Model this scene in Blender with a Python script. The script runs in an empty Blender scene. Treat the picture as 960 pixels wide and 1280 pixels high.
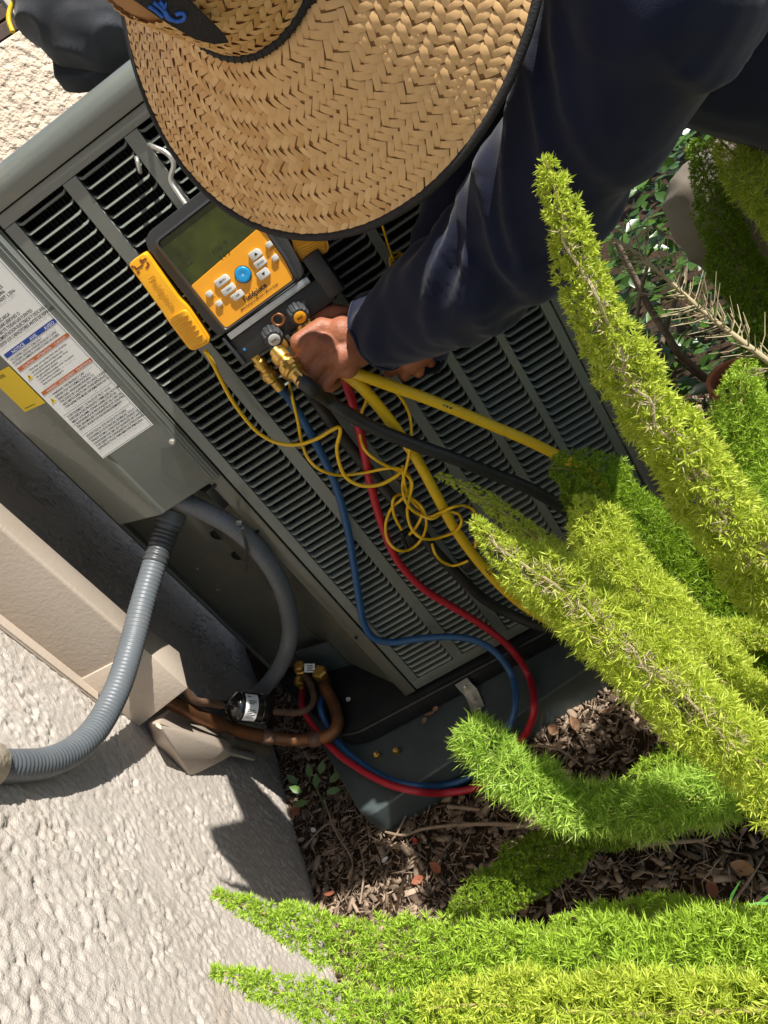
import bpy, bmesh, math, random
import numpy as np
from mathutils import Vector, Matrix, noise as mnoise

random.seed(7)
RNG = np.random.default_rng(7)
scene = bpy.context.scene
COL = scene.collection

# ------------------------------------------------------------------ camera, world, sun
def nz(v):
    v = np.array(v, float)
    return v / np.linalg.norm(v)

FPX = 970.0                                   # focal length in pixels of a 960 x 1280 frame
_d = nz((.527, .6795, .511))                  # world down, seen from the camera (x right, y down, z forward)
_r = np.array((.846, -.497, -.193)); _r = nz(_r - _d * (_r @ _d))
_u = -_d; _n = np.cross(_r, _u)
M = np.array([_r, -_n, _u])                   # camera space -> world
CAM = np.array([0, 0, .12]) - M @ (1.5 * np.array([(521 - 480) / FPX, (862 - 640) / FPX, 1]))

cam_data = bpy.data.cameras.new("camera")
cam = bpy.data.objects.new("camera", cam_data)
COL.objects.link(cam)
right, down, fwd = M[:, 0], M[:, 1], M[:, 2]
cam.matrix_world = Matrix(((right[0], -down[0], -fwd[0], CAM[0]),
                           (right[1], -down[1], -fwd[1], CAM[1]),
                           (right[2], -down[2], -fwd[2], CAM[2]), (0, 0, 0, 1)))
cam_data.sensor_fit = 'VERTICAL'
cam_data.sensor_height = 24
cam_data.lens = FPX / 1280 * 24
cam_data.clip_start = .02
cam_data.clip_end = 300
scene.camera = cam

SUN = nz((.57, -.10, .82))                    # towards the sun
world = bpy.data.worlds.new("World"); scene.world = world; world.use_nodes = True
wn = world.node_tree
sky = wn.nodes.new('ShaderNodeTexSky'); sky.sky_type = 'NISHITA'; sky.sun_disc = False
sky.sun_elevation = math.asin(SUN[2]); sky.sun_rotation = math.atan2(SUN[0], SUN[1])
bg = wn.nodes['Background']; bg.inputs['Strength'].default_value = .08
wn.links.new(sky.outputs[0], bg.inputs[0])
sl = bpy.data.lights.new("sun", 'SUN'); sl.energy = 4.6; sl.angle = math.radians(.5); sl.color = (1, .965, .905)
so = bpy.data.objects.new("sun", sl); COL.objects.link(so)
so.rotation_euler = Vector(tuple(-SUN)).to_track_quat('-Z', 'Y').to_euler(); so.location = tuple(SUN * 20)
scene.view_settings.view_transform = 'Standard'; scene.view_settings.look = 'None'
scene.view_settings.exposure = 0.86; scene.view_settings.gamma = 1.0

# ------------------------------------------------------------------ pixel -> place helpers
def ray(x, y): return M @ np.array([(x - 480) / FPX, (y - 640) / FPX, 1.])
def at_y(x, y, Y): v = ray(x, y); return CAM + v * (Y - CAM[1]) / v[1]
def at_z(x, y, Z): v = ray(x, y); return CAM + v * (Z - CAM[2]) / v[2]
def at_d(x, y, z): return CAM + ray(x, y) * z
def at_pl(x, y, P, N): v = ray(x, y); return CAM + v * (np.dot(np.array(P) - CAM, N) / np.dot(v, N))
NW = nz((.976, .216, 0)); PW = np.array((-.35, -.2, 0)); TW = nz((-.216, .976, 0))
def at_w(x, y, o=0): return at_pl(x, y, PW + NW * o, NW)
def wall(t, z, o=0): return PW + TW * t + NW * o + np.array((0, 0, z))
NC = nz((-.62, -.79, 0)); PC = np.array((-.03, .02, 0)); TC = nz((-.79, .62, 0))
def cham(s, z, o=0): return PC + TC * s + NC * o + np.array((0, 0, z))
def at_c(x, y, o=0): return at_pl(x, y, PC + NC * o, NC)
def dep(P): return ((np.array(P) - CAM) @ M)[2]

# ------------------------------------------------------------------ materials
def lin(h):
    c = [int(h[i:i + 2], 16) / 255 for i in (0, 2, 4)]
    return tuple((x / 12.92 if x <= .04045 else ((x + .055) / 1.055) ** 2.4) for x in c) + (1,)

def mat(name, c1, c2=None, rough=.5, metal=0., nscale=20., bump=0., bscale=200., spec=.5, detail=5., trans=0.,
        island=False, coat=0., rvar=.12, sheen=0., stretch=None, bdist=.002, dirt=None):
    m = bpy.data.materials.new(name); m.use_nodes = True
    nt = m.node_tree; N = nt.nodes; L = nt.links
    b = N['Principled BSDF']
    c1 = lin(c1) if isinstance(c1, str) else c1
    c2 = c1 if c2 is None else (lin(c2) if isinstance(c2, str) else c2)
    tc = N.new('ShaderNodeTexCoord'); vec = tc.outputs['Object']
    if stretch:
        mp = N.new('ShaderNodeMapping'); mp.inputs['Scale'].default_value = stretch
        L.new(vec, mp.inputs['Vector']); vec = mp.outputs['Vector']
    nz_ = N.new('ShaderNodeTexNoise'); nz_.inputs['Scale'].default_value = nscale; nz_.inputs['Detail'].default_value = detail
    nz_.inputs['Roughness'].default_value = .6
    L.new(vec, nz_.inputs['Vector'])
    rp = N.new('ShaderNodeValToRGB'); rp.color_ramp.elements[0].position = .32; rp.color_ramp.elements[1].position = .68
    rp.color_ramp.elements[0].color = c1; rp.color_ramp.elements[1].color = c2
    if island:
        ge = N.new('ShaderNodeNewGeometry'); mx = N.new('ShaderNodeMath'); mx.operation = 'MULTIPLY_ADD'
        mx.inputs[1].default_value = .75; L.new(ge.outputs['Random Per Island'], mx.inputs[0])
        m2 = N.new('ShaderNodeMath'); m2.operation = 'MULTIPLY'; m2.inputs[1].default_value = .25
        L.new(nz_.outputs['Fac'], m2.inputs[0]); L.new(m2.outputs[0], mx.inputs[2]); L.new(mx.outputs[0], rp.inputs[0])
        rp.color_ramp.elements[0].position = .1; rp.color_ramp.elements[1].position = .9
    else:
        L.new(nz_.outputs['Fac'], rp.inputs[0])
    colout = rp.outputs[0]
    if dirt:
        dn = N.new('ShaderNodeTexNoise'); dn.inputs['Scale'].default_value = dirt[1]; dn.inputs['Detail'].default_value = 8
        dn.inputs['Roughness'].default_value = .7
        L.new(tc.outputs['Object'], dn.inputs['Vector'])
        dr = N.new('ShaderNodeValToRGB'); dr.color_ramp.elements[0].position = dirt[2]; dr.color_ramp.elements[1].position = dirt[2] + .12
        L.new(dn.outputs['Fac'], dr.inputs[0])
        mi = N.new('ShaderNodeMix'); mi.data_type = 'RGBA'
        mm = N.new('ShaderNodeMath'); mm.operation = 'MULTIPLY'; mm.inputs[1].default_value = dirt[3]
        L.new(dr.outputs[0], mm.inputs[0]); L.new(mm.outputs[0], mi.inputs[0])
        L.new(colout, mi.inputs[6]); mi.inputs[7].default_value = lin(dirt[0]); colout = mi.outputs[2]
    L.new(colout, b.inputs['Base Color'])
    b.inputs['Metallic'].default_value = metal
    b.inputs['Specular IOR Level'].default_value = spec
    b.inputs['Coat Weight'].default_value = coat
    b.inputs['Sheen Weight'].default_value = sheen
    mr = N.new('ShaderNodeMapRange'); mr.inputs['To Min'].default_value = max(.02, rough - rvar); mr.inputs['To Max'].default_value = min(1, rough + rvar)
    n3 = N.new('ShaderNodeTexNoise'); n3.inputs['Scale'].default_value = nscale * 2.3; n3.inputs['Detail'].default_value = 6
    L.new(vec, n3.inputs['Vector']); L.new(n3.outputs['Fac'], mr.inputs['Value']); L.new(mr.outputs[0], b.inputs['Roughness'])
    if bump:
        n2 = N.new('ShaderNodeTexNoise'); n2.inputs['Scale'].default_value = bscale; n2.inputs['Detail'].default_value = 4
        L.new(vec, n2.inputs['Vector'])
        bp = N.new('ShaderNodeBump'); bp.inputs['Strength'].default_value = bump; bp.inputs['Distance'].default_value = bdist
        L.new(n2.outputs['Fac'], bp.inputs['Height']); L.new(bp.outputs[0], b.inputs['Normal'])
    if trans:
        t = N.new('ShaderNodeBsdfTranslucent'); L.new(colout, t.inputs['Color'])
        ms = N.new('ShaderNodeMixShader'); ms.inputs[0].default_value = trans
        L.new(b.outputs[0], ms.inputs[1]); L.new(t.outputs[0], ms.inputs[2])
        L.new(ms.outputs[0], N['Material Output'].inputs['Surface'])
    return m

MT = {}
MT['unit'] = mat('unit_paint', '6b706a', '71766f', rough=.3, nscale=6, coat=.35, bump=.06, bscale=320, bdist=.0008, dirt=('857d6c', 9, .56, .45))
MT['slat'] = mat('slat_paint', '737970', '7c8379', rough=.34, nscale=30, dirt=('5d574a', 30, .56, .5), bump=.05, bscale=300, bdist=.0006)
MT['service'] = mat('service_reflection_tint', '5c5d53', '66665c', rough=.22, nscale=5, bump=.25, bscale=9, bdist=.004, dirt=('807560', 7, .55, .5))  # unit paint with the brownish stucco reflection put into its colour
MT['coil'] = mat('coil_black', '060606', '0a0a0a', rough=.7, nscale=80, bump=.4, bscale=400)
MT['pan'] = mat('base_pan_black', '16181a', '1e2022', rough=.45, nscale=25, dirt=('4a4136', 30, .58, .6))
MT['pad'] = mat('pad_plastic', '3c4646', '465050', rough=.42, nscale=14, bump=.15, bscale=220, dirt=('6b6355', 40, .6, .45))
MT['stucco'] = mat('stucco', 'afa69b', 'bdb4aa', rough=.92, nscale=7, bump=.75, bscale=520, bdist=.0022, spec=.15, dirt=('aa9a86', 5, .57, .55))
MT['stucco_far'] = mat('stucco_far', 'cdb8a0', 'd6c3ab', rough=.92, nscale=5, bump=1., bscale=30, bdist=.03, spec=.15)
MT['cover'] = mat('beige_cover_paint', 'b4a594', 'bcae9e', rough=.42, nscale=8, bump=.35, bscale=170, bdist=.0015, dirt=('8d7c69', 14, .6, .4))
MT['conduit'] = mat('grey_conduit', '575c60', '5f6468', rough=.45, nscale=20, dirt=('6b6a64', 20, .58, .4))
MT['conduit_dark'] = mat('dark_conduit_fitting', '3c3e40', '46484a', rough=.4, nscale=30)
MT['copper'] = mat('weathered_copper', '96623c', '54402f', rough=.48, metal=.6, nscale=22, dirt=('5a4b40', 35, .52, .75), bump=.2, bscale=180)
MT['copper_old'] = mat('oxidised_copper', '5a4438', '80614c', rough=.6, metal=.35, nscale=40, bump=.5, bscale=160, dirt=('a8a29a', 60, .6, .6))
MT['brass'] = mat('brass', 'c39a4c', 'd9b264', rough=.3, metal=.85, nscale=30, dirt=('6b5330', 60, .57, .5))
MT['black'] = mat('black_rubber', '1d1d1e', '252627', rough=.48, nscale=30, bump=.1, bscale=300)
MT['black_gloss'] = mat('black_enamel', '0d0d0e', '141415', rough=.2, nscale=20, coat=.4)
MT['boot'] = mat('charcoal_plastic', '2b2d2f', '333537', rough=.42, nscale=30, bump=.12, bscale=600, bdist=.0006)
MT['knob'] = mat('knob_rubber', '35373a', '3d4043', rough=.5, nscale=40)
MT['orange'] = mat('orange_faceplate', 'f0a21c', 'f3a822', rough=.38, nscale=20, dirt=('d8901a', 40, .6, .3))
MT['yellow_plastic'] = mat('yellow_plastic', 'f0a916', 'f2b01d', rough=.4, nscale=30, bump=.08, bscale=400, dirt=('c58512', 50, .6, .35))
MT['emboss_shade'] = mat('emboss_shade_yellow', 'c98c10', 'd09414', rough=.45)
MT['yellow_dark'] = mat('yellow_print_brown', '8a4a12', rough=.6)
MT['screen'] = mat('screen_glass', '434c18', '2c3312', rough=.2, nscale=25, coat=.04, spec=.3, detail=2)
MT['lcd'] = mat('screen_digits', '2a3012', rough=.3)
MT['button'] = mat('button_grey', 'c9cac8', 'd2d3d1', rough=.45, nscale=30)
MT['blue_button'] = mat('button_blue', '0f8fcf', '1699d8', rough=.3, nscale=30)
MT['ink'] = mat('black_ink', '17161a', rough=.6)
MT['white_ink'] = mat('white_ink', 'e0e2e6', rough=.6)
MT['ink_soft'] = mat('grey_ink', '3c3c40', rough=.6)
MT['aluminium'] = mat('brushed_aluminium', 'a9adb0', 'b6babd', rough=.38, metal=.8, nscale=60)
MT['steel'] = mat('galvanised_steel', 'b8b6ae', 'cac8c0', rough=.32, metal=.7, nscale=40, dirt=('77746a', 40, .58, .5))
MT['paper'] = mat('label_paper', 'dcdcd8', 'e2e2de', rough=.5, nscale=10, coat=.1)
MT['yellow_paper'] = mat('yellow_label', 'e2c318', 'e6c81e', rough=.5, nscale=10)
MT['label_orange'] = mat('label_orange_print', 'b8622c', rough=.5)
MT['label_blue'] = mat('label_blue_print', '1c3f94', rough=.5)
MT['blue_hose'] = mat('blue_hose', '1f4a75', '24527f', rough=.42, nscale=50, dirt=('3a4a58', 60, .6, .5))
MT['red_hose'] = mat('red_hose', 'a51b2a', 'b02131', rough=.42, nscale=50, dirt=('7a2a2c', 60, .6, .5))
MT['yellow_hose'] = mat('yellow_hose', 'd8b01a', 'dcb820', rough=.45, nscale=50, dirt=('a88a22', 40, .58, .5))
MT['wire'] = mat('yellow_wire', 'e0b214', 'e4b81a', rough=.4, nscale=50)
MT['skin'] = mat('skin', '8f5840', '9e6448', rough=.5, nscale=45, bump=.6, bscale=300, bdist=.0012, spec=.35, dirt=('a0604a', 40, .56, .5))
MT['nail'] = mat('nail', 'b58472', rough=.3)
MT['navy'] = mat('navy_cotton', '11162a', '161c33', rough=.9, nscale=14, bump=.3, bscale=700, bdist=.0008, spec=.2, sheen=.14, dirt=('1f253e', 22, .6, .5))
MT['khaki'] = mat('grey_trousers', '7a7064', '82786b', rough=.9, nscale=18, bump=.3, bscale=600, spec=.15)
MT['hair'] = mat('dark_hair', '15110e', rough=.6)
MT['straw'] = mat('straw', 'cf9f62', 'edc58c', rough=.5, nscale=45, trans=.08, dirt=('a87c4a', 11, .58, .5), bump=.35, bscale=90, bdist=.0012, island=True, stretch=(1, 1, 1), spec=.4)
MT['weave_gap_shade'] = mat('straw_shell', '936a3c', 'a57a48', rough=.8, nscale=60)  # darker than the straw, paints the shade in the weave gaps
MT['band'] = mat('black_band', '1b191a', '232122', rough=.75, nscale=60, bump=.4, bscale=500)
MT['logo_blue'] = mat('blue_embroidery', '2e66c4', '386fce', rough=.6, nscale=80, bump=.5, bscale=700)
MT['bag'] = mat('black_bag_cloth', '1b1d22', '23262c', rough=.75, nscale=25, bump=.3, bscale=700, sheen=.15, dirt=('3a3d46', 20, .58, .6))
MT['piping'] = mat('yellow_piping', 'd9b216', rough=.5)
MT['sky_block_eave'] = mat('sky_block_paint', '7a7268', '857c70', rough=.8)
MT['soil'] = mat('soil', '2e241b', '463728', rough=.95, nscale=40, bump=1., bscale=120, bdist=.01, spec=.1)
MT['mulch'] = mat('mulch_chips', '54473b', 'ab957f', rough=.9, nscale=60, bump=.7, bscale=200, island=True, spec=.12)
MT['bark'] = mat('bark_chip', '4a382a', '75604c', rough=.9, nscale=40, bump=.8, bscale=150, island=True, spec=.12)
MT['dry_leaf'] = mat('dry_leaf', '94694a', 'a5876a', rough=.8, nscale=40, bump=.4, bscale=120, trans=.15)
MT['red_leaf'] = mat('rust_leaf', '8f5038', 'a0644a', rough=.75, nscale=40, bump=.4, bscale=120, trans=.2)
MT['twig'] = mat('twig', '7c6a56', '96826c', rough=.9, nscale=60, bump=.6, bscale=200)
MT['white_scrap'] = mat('white_scrap', 'd2d0cc', rough=.8)
MT['red_scrap'] = mat('red_scrap', 'b3202c', rough=.5)
MT['needle_y'] = mat('fern_needle_yellow', 'a8bc32', 'dae266', rough=.5, nscale=12, island=True, trans=.42, spec=.3)
MT['needle_g'] = mat('fern_needle_green', '86a82c', 'bcd650', rough=.5, nscale=12, island=True, trans=.35, spec=.3)
MT['needle_l'] = mat('fern_needle_light', '8cb43a', 'c8e06c', rough=.45, nscale=12, island=True, trans=.35, spec=.3)
MT['needle_d'] = mat('fern_needle_deep', '66881e', '9ab434', rough=.5, nscale=12, island=True, trans=.3, spec=.3)
MT['needle_dry'] = mat('fern_needle_dry', '8c7d5c', 'b5a988', rough=.8, nscale=30, island=True, spec=.2)
MT['fern_stem'] = mat('fern_stem', '8a8048', '9c8a5a', rough=.7, nscale=50)
MT['leaf'] = mat('shrub_leaf', '2f4a1c', '50702c', rough=.3, nscale=20, island=True, trans=.2, spec=.6, coat=.15)
MT['leaf_small'] = mat('weed_leaf', '4a6a2e', '62823e', rough=.45, nscale=20, island=True, trans=.25)
MT['grass'] = mat('strappy_leaf', '3c7a2c', '62a040', rough=.35, nscale=20, island=True, trans=.25, spec=.6)
MT['branch'] = mat('shrub_branch', '5f5044', '7d6c5c', rough=.9, nscale=60, bump=.6, bscale=200)
MT['terracotta'] = mat('terracotta', 'a35f3e', 'b26f4c', rough=.85, nscale=20, bump=.4, bscale=200)
MT['brick'] = mat('dark_brick', '4a3c34', '5c4a3f', rough=.9, nscale=30, bump=.5, bscale=150)
MT['pole'] = mat('cream_post', 'b0a695', rough=.7)
MT['collar'] = mat('beige_sealant', 'b5a792', 'c0b4a0', rough=.8, nscale=60, bump=.8, bscale=150)
MT['insul'] = mat('tan_pipe_sleeve', '6d5f4c', '7c6d58', rough=.8, nscale=60, bump=.6, bscale=260)
MT['eye'] = mat('eye_white', 'd8d4cc', rough=.2)

# ------------------------------------------------------------------ object helpers
def thing(name, label, cat, loc=(0, 0, 0), group=None):
    o = bpy.data.objects.new(name, None); COL.objects.link(o); o.location = tuple(float(x) for x in loc)
    o.empty_display_size = .05
    o['label'] = label; o['category'] = cat
    if group: o['group'] = group
    return o

def base(o):
    v = Vector((0, 0, 0))
    while o is not None:
        v += o.location; o = o.parent
    return v

def mk(name, verts, faces, m, parent=None, smooth=True, sharp=None, stuff=False, own=True):
    """one mesh object; vertices are given in world space"""
    verts = np.asarray(verts, float)
    if parent is not None:
        off = np.array(base(parent))
    else:
        off = np.array((verts[:, 0].mean(), verts[:, 1].mean(), verts[:, 2].min()))
    me = bpy.data.meshes.new(name)
    v = verts - off
    if isinstance(faces, np.ndarray) and faces.ndim == 2:
        k = faces.shape[1]
        me.vertices.add(len(v)); me.vertices.foreach_set('co', v.ravel())
        me.loops.add(faces.size); me.loops.foreach_set('vertex_index', faces.ravel().astype(np.int32))
        me.polygons.add(len(faces)); me.polygons.foreach_set('loop_start', np.arange(0, faces.size, k, dtype=np.int32))
        me.update(calc_edges=True); me.validate()
    else:
        me.from_pydata([tuple(x) for x in v], [], [list(map(int, f)) for f in faces])
        me.update()
    me.materials.append(MT[m])
    if smooth:
        me.polygons.foreach_set('use_smooth', np.ones(len(me.polygons), bool))
        if sharp: me.set_sharp_from_angle(angle=math.radians(sharp))
    o = bpy.data.objects.new(name, me); COL.objects.link(o)
    if parent is not None: o.parent = parent
    else: o.location = tuple(off)
    if stuff: o['kind'] = 'stuff'
    return o

def tag(o, label, cat, group=None):
    o['label'] = label; o['category'] = cat
    if group: o['group'] = group
    return o

def catmull(P, step=.004, closed=False):
    P = np.asarray(P, float); n = len(P)
    out = []
    for i in range(n - 1):
        p0 = P[max(i - 1, 0)]; p1 = P[i]; p2 = P[i + 1]; p3 = P[min(i + 2, n - 1)]
        k = max(2, int(np.linalg.norm(p2[:3] - p1[:3]) / step))
        t = np.linspace(0, 1, k, endpoint=False)[:, None]
        out.append(.5 * ((2 * p1) + (-p0 + p2) * t + (2 * p0 - 5 * p1 + 4 * p2 - p3) * t ** 2 + (-p0 + 3 * p1 - 3 * p2 + p3) * t ** 3))
    out.append(P[-1:])
    return np.concatenate(out)

def frames(P):
    T = np.gradient(P, axis=0); T /= np.maximum(np.linalg.norm(T, axis=1), 1e-9)[:, None]
    a = np.array((0, 0, 1.)) if abs(T[0][2]) < .9 else np.array((1., 0, 0))
    N = np.zeros_like(P); n = nz(a - T[0] * (a @ T[0]))
    for i in range(len(P)):
        n = n - T[i] * (n @ T[i]); n = n / max(np.linalg.norm(n), 1e-9); N[i] = n
    return T, N, np.cross(T, N)

def tube_data(P, r, seg=10, caps=True):
    P = np.asarray(P, float); T, N, B = frames(P)
    r = np.broadcast_to(np.asarray(r, float), (len(P),))
    th = np.linspace(0, 2 * np.pi, seg, endpoint=False)
    V = P[:, None] + r[:, None, None] * (np.cos(th)[None, :, None] * N[:, None] + np.sin(th)[None, :, None] * B[:, None])
    V = V.reshape(-1, 3); F = []
    n = len(P)
    idx = np.arange(n * seg).reshape(n, seg); nx = np.roll(idx, -1, axis=1)
    F = np.stack([idx[:-1], nx[:-1], nx[1:], idx[1:]], -1).reshape(-1, 4).tolist()
    if caps:
        F.append(list(range(seg))[::-1]); F.append([(n - 1) * seg + i for i in range(seg)])
    return V, F

def tube(name, P, r, m, parent=None, seg=10, caps=True, sharp=50):
    V, F = tube_data(P, r, seg, caps)
    return mk(name, V, F, m, parent, sharp=sharp)

class MB:
    def __init__(s): s.v = []; s.f = []; s.n = 0
    def add(s, V, F):
        s.v.append(np.asarray(V, float)); s.f += [[i + s.n for i in f] for f in F]; s.n += len(V); return s
    def build(s, name, m, parent=None, **k):
        return mk(name, np.concatenate(s.v), s.f, m, parent, **k)

def box_data(c, X, Y, Z):
    c, X, Y, Z = (np.asarray(q, float) for q in (c, X, Y, Z))
    V = [c + a * X + b * Y + d * Z for d in (-1, 1) for b in (-1, 1) for a in (-1, 1)]
    F = [[0, 2, 3, 1], [4, 5, 7, 6], [0, 1, 5, 4], [2, 6, 7, 3], [0, 4, 6, 2], [1, 3, 7, 5]]
    if np.dot(np.cross(X, Y), Z) < 0: F = [f[::-1] for f in F]
    return V, F

def bevel(V, F, w, seg=2):
    bm = bmesh.new(); vs = [bm.verts.new(tuple(map(float, v))) for v in V]
    for f in F:
        try: bm.faces.new([vs[i] for i in f])
        except ValueError: pass
    bmesh.ops.recalc_face_normals(bm, faces=bm.faces[:])
    ed = [e for e in bm.edges if len(e.link_faces) == 2 and e.calc_face_angle(0) > .3]
    if w: bmesh.ops.bevel(bm, geom=ed, offset=w, segments=seg, profile=.5, affect='EDGES', clamp_overlap=True)
    bm.verts.index_update()
    V2 = np.array([v.co[:] for v in bm.verts]); F2 = [[v.index for v in f.verts] for f in bm.faces]; bm.free()
    return V2, F2

def box(name, c, X, Y, Z, m, parent=None, bev=.002, seg=2):
    V, F = box_data(c, X, Y, Z)
    if bev: V, F = bevel(V, F, bev, seg)
    return mk(name, V, F, m, parent, sharp=40)

def prism_data(poly3, nrm, th):
    """polygon (world points) pushed by th along nrm"""
    A = np.asarray(poly3, float); B = A + np.asarray(nrm) * th; n = len(A)
    F = [list(range(n))[::-1], [n + i for i in range(n)]] + [[i, (i + 1) % n, n + (i + 1) % n, n + i] for i in range(n)]
    return np.concatenate([A, B]), F

def prism(name, poly3, nrm, th, m, parent=None, bev=0., seg=2, sharp=40):
    V, F = prism_data(poly3, nrm, th); V, F = bevel(V, F, bev, seg)
    return mk(name, V, F, m, parent, sharp=sharp)

def roundpoly(pts, r, k=5):
    """round the corners of a 2-D polygon"""
    pts = [np.array(p, float) for p in pts]; n = len(pts); out = []
    for i in range(n):
        p = pts[i]; a = pts[i - 1] - p; b = pts[(i + 1) % n] - p
        rr = r[i] if isinstance(r, (list, tuple)) else r
        rr = min(rr, .49 * np.linalg.norm(a), .49 * np.linalg.norm(b))
        s = p + a / np.linalg.norm(a) * rr; e = p + b / np.linalg.norm(b) * rr
        for t in np.linspace(0, 1, k): out.append((1 - t) ** 2 * s + 2 * t * (1 - t) * p + t * t * e)
    return np.array(out)

def lathe_data(prof, o, ax, seg=16):
    ax = nz(ax); a = np.array((0, 0, 1.)) if abs(ax[2]) < .9 else np.array((1., 0, 0))
    e1 = nz(np.cross(a, ax)); e2 = np.cross(ax, e1); o = np.asarray(o, float)
    th = np.linspace(0, 2 * np.pi, seg, endpoint=False)
    V = np.concatenate([o + ax * z + r * (np.cos(th)[:, None] * e1 + np.sin(th)[:, None] * e2) for r, z in prof])
    F = []
    for i in range(len(prof) - 1):
        for j in range(seg):
            k = (j + 1) % seg; F.append([i * seg + j, i * seg + k, (i + 1) * seg + k, (i + 1) * seg + j])
    F.append(list(range(seg))[::-1]); F.append([(len(prof) - 1) * seg + j for j in range(seg)])
    return V, F

def lathe(name, prof, o, ax, m, parent=None, seg=16, sharp=35):
    V, F = lathe_data(prof, o, ax, seg); return mk(name, V, F, m, parent, sharp=sharp)

def text(name, body, o, X, Y, size, m, parent, align='LEFT', lift=.0004, weight=0., spacing=1., sx=1.):
    cu = bpy.data.curves.new('t', 'FONT'); cu.body = body; cu.size = 1; cu.align_x = align; cu.resolution_u = 2
    cu.space_line = spacing; cu.offset = weight
    t = bpy.data.objects.new('t', cu); COL.objects.link(t)
    dg = bpy.context.evaluated_depsgraph_get(); me = t.evaluated_get(dg).to_mesh()
    V = np.array([v.co[:] for v in me.vertices]); F = [list(p.vertices) for p in me.polygons]
    t.evaluated_get(dg).to_mesh_clear(); bpy.data.objects.remove(t); bpy.data.curves.remove(cu)
    X, Y = np.asarray(X, float), np.asarray(Y, float); N = np.cross(X, Y)
    W = np.asarray(o, float) + V[:, :1] * X * size * sx + V[:, 1:2] * Y * size + N * lift
    return mk(name, W, F, m, parent, smooth=False)

def relax(V, F, it=4, k=.5):
    V = np.array(V, float); E = np.concatenate([np.stack([np.asarray(f), np.roll(f, -1)], 1) for f in F]); n = len(V)
    cnt = np.bincount(E[:, 0], minlength=n) + np.bincount(E[:, 1], minlength=n)
    for _ in range(it):
        S = np.stack([np.bincount(E[:, 0], V[E[:, 1], c], n) + np.bincount(E[:, 1], V[E[:, 0], c], n) for c in range(3)], 1)
        V = V + k * (S / np.maximum(cnt, 1)[:, None] - V)
    return V

def vnoise(x, y, seed=0):
    """smooth value noise on arrays"""
    r = np.random.default_rng(seed); tb = r.random((256, 256))
    xi = np.floor(x).astype(int); yi = np.floor(y).astype(int); fx = x - xi; fy = y - yi
    fx = fx * fx * (3 - 2 * fx); fy = fy * fy * (3 - 2 * fy)
    g = lambda a, b: tb[a % 256, b % 256]
    return (g(xi, yi) * (1 - fx) + g(xi + 1, yi) * fx) * (1 - fy) + (g(xi, yi + 1) * (1 - fx) + g(xi + 1, yi + 1) * fx) * fy

def blob(segs, voxel, smooth=3):
    """continuous surface around tapered limbs: list of (p0, r0, p1, r1)"""
    V, F, n = [], [], 0
    for p0, r0, p1, r1 in segs:
        p0, p1 = np.array(p0, float), np.array(p1, float); ax = p1 - p0; L = np.linalg.norm(ax)
        if L < 1e-6: ax = np.array((0, 0, 1.)); L = 1e-6
        prof = [(r0 * math.cos(a), r0 * math.sin(a)) for a in np.linspace(-1.45, 0, 6)] + [(r1 * math.cos(a), L + r1 * math.sin(a)) for a in np.linspace(0, 1.45, 6)]
        v, f = lathe_data(prof, p0, ax, 16); V.append(v); F += [[i + n for i in q] for q in f]; n += len(v)
    me = bpy.data.meshes.new('b'); me.from_pydata([tuple(x) for x in np.concatenate(V)], [], F); me.update()
    o = bpy.data.objects.new('b', me); COL.objects.link(o)
    md = o.modifiers.new('r', 'REMESH'); md.mode = 'VOXEL'; md.voxel_size = voxel
    ms = o.modifiers.new('s', 'SMOOTH'); ms.iterations = smooth; ms.factor = .5
    dg = bpy.context.evaluated_depsgraph_get(); ev = o.evaluated_get(dg); e = ev.to_mesh()
    W = np.array([v.co[:] for v in e.vertices]); FF = [list(p.vertices) for p in e.polygons]
    NN = np.array([v.normal[:] for v in e.vertices])
    ev.to_mesh_clear(); bpy.data.objects.remove(o); bpy.data.meshes.remove(me)
    return W, FF, NN

# ================================================================== ground and walls
gx = np.concatenate([[-40, -8, -2], np.linspace(-.7, 1.5, 90), [3, 9, 40]]); gy = np.concatenate([[-40, -8, -2.2], np.linspace(-1.2, 1.2, 90), [3, 9, 40]])
GX, GY = np.meshgrid(gx, gy)
def ground_h(x, y):
    return .02 * (vnoise(x * 7 + 50, y * 7 + 50, 1) - .5) + .010 * (vnoise(x * 25 + 50, y * 25 + 50, 2) - .5) - .004
GZ = ground_h(GX, GY)
idx = np.arange(GX.size).reshape(GX.shape)
g = mk('ground', np.stack([GX.ravel(), GY.ravel(), GZ.ravel()], 1), np.stack([idx[:-1, :-1], idx[:-1, 1:], idx[1:, 1:], idx[1:, :-1]], -1).reshape(-1, 4), 'soil')
g['kind'] = 'structure'

# stucco house wall: fine displaced sheet where the photograph shows it, plain slab around it
tt = np.arange(-.95, 1.15, .0029); zz = np.arange(-.04, 1.25, .0029)
TT, ZZ = np.meshgrid(tt, zz)
def stucco_h(t, z):
    wx = .8 * (vnoise(t * 22, z * 22, 11) - .5); wz = .8 * (vnoise(t * 22 + 9, z * 22 + 5, 12) - .5)
    a = vnoise(t * 165 + wx * 3, z * 125 + wz * 3, 3); b = vnoise(t * 290 + 7, z * 230 + 3, 4); c = vnoise(t * 26, z * 18, 5); e = vnoise(t * 420, z * 360, 6)
    lump = np.clip((a * .62 + b * .38 - .40) / .22, 0, 1); lump = lump * lump * (3 - 2 * lump)
    pit = np.clip((vnoise(t * 120 + 3, z * 90 + 8, 8) - .72) / .12, 0, 1)
    d = np.clip(.35 + 1.3 * (c - .3), .3, 1)
    return .0020 * lump * d + .0014 * b + .0009 * e + .003 * (vnoise(t * 6, z * 5, 7) - .5) - .0034 * pit * d
HH = stucco_h(TT, ZZ)
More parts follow.
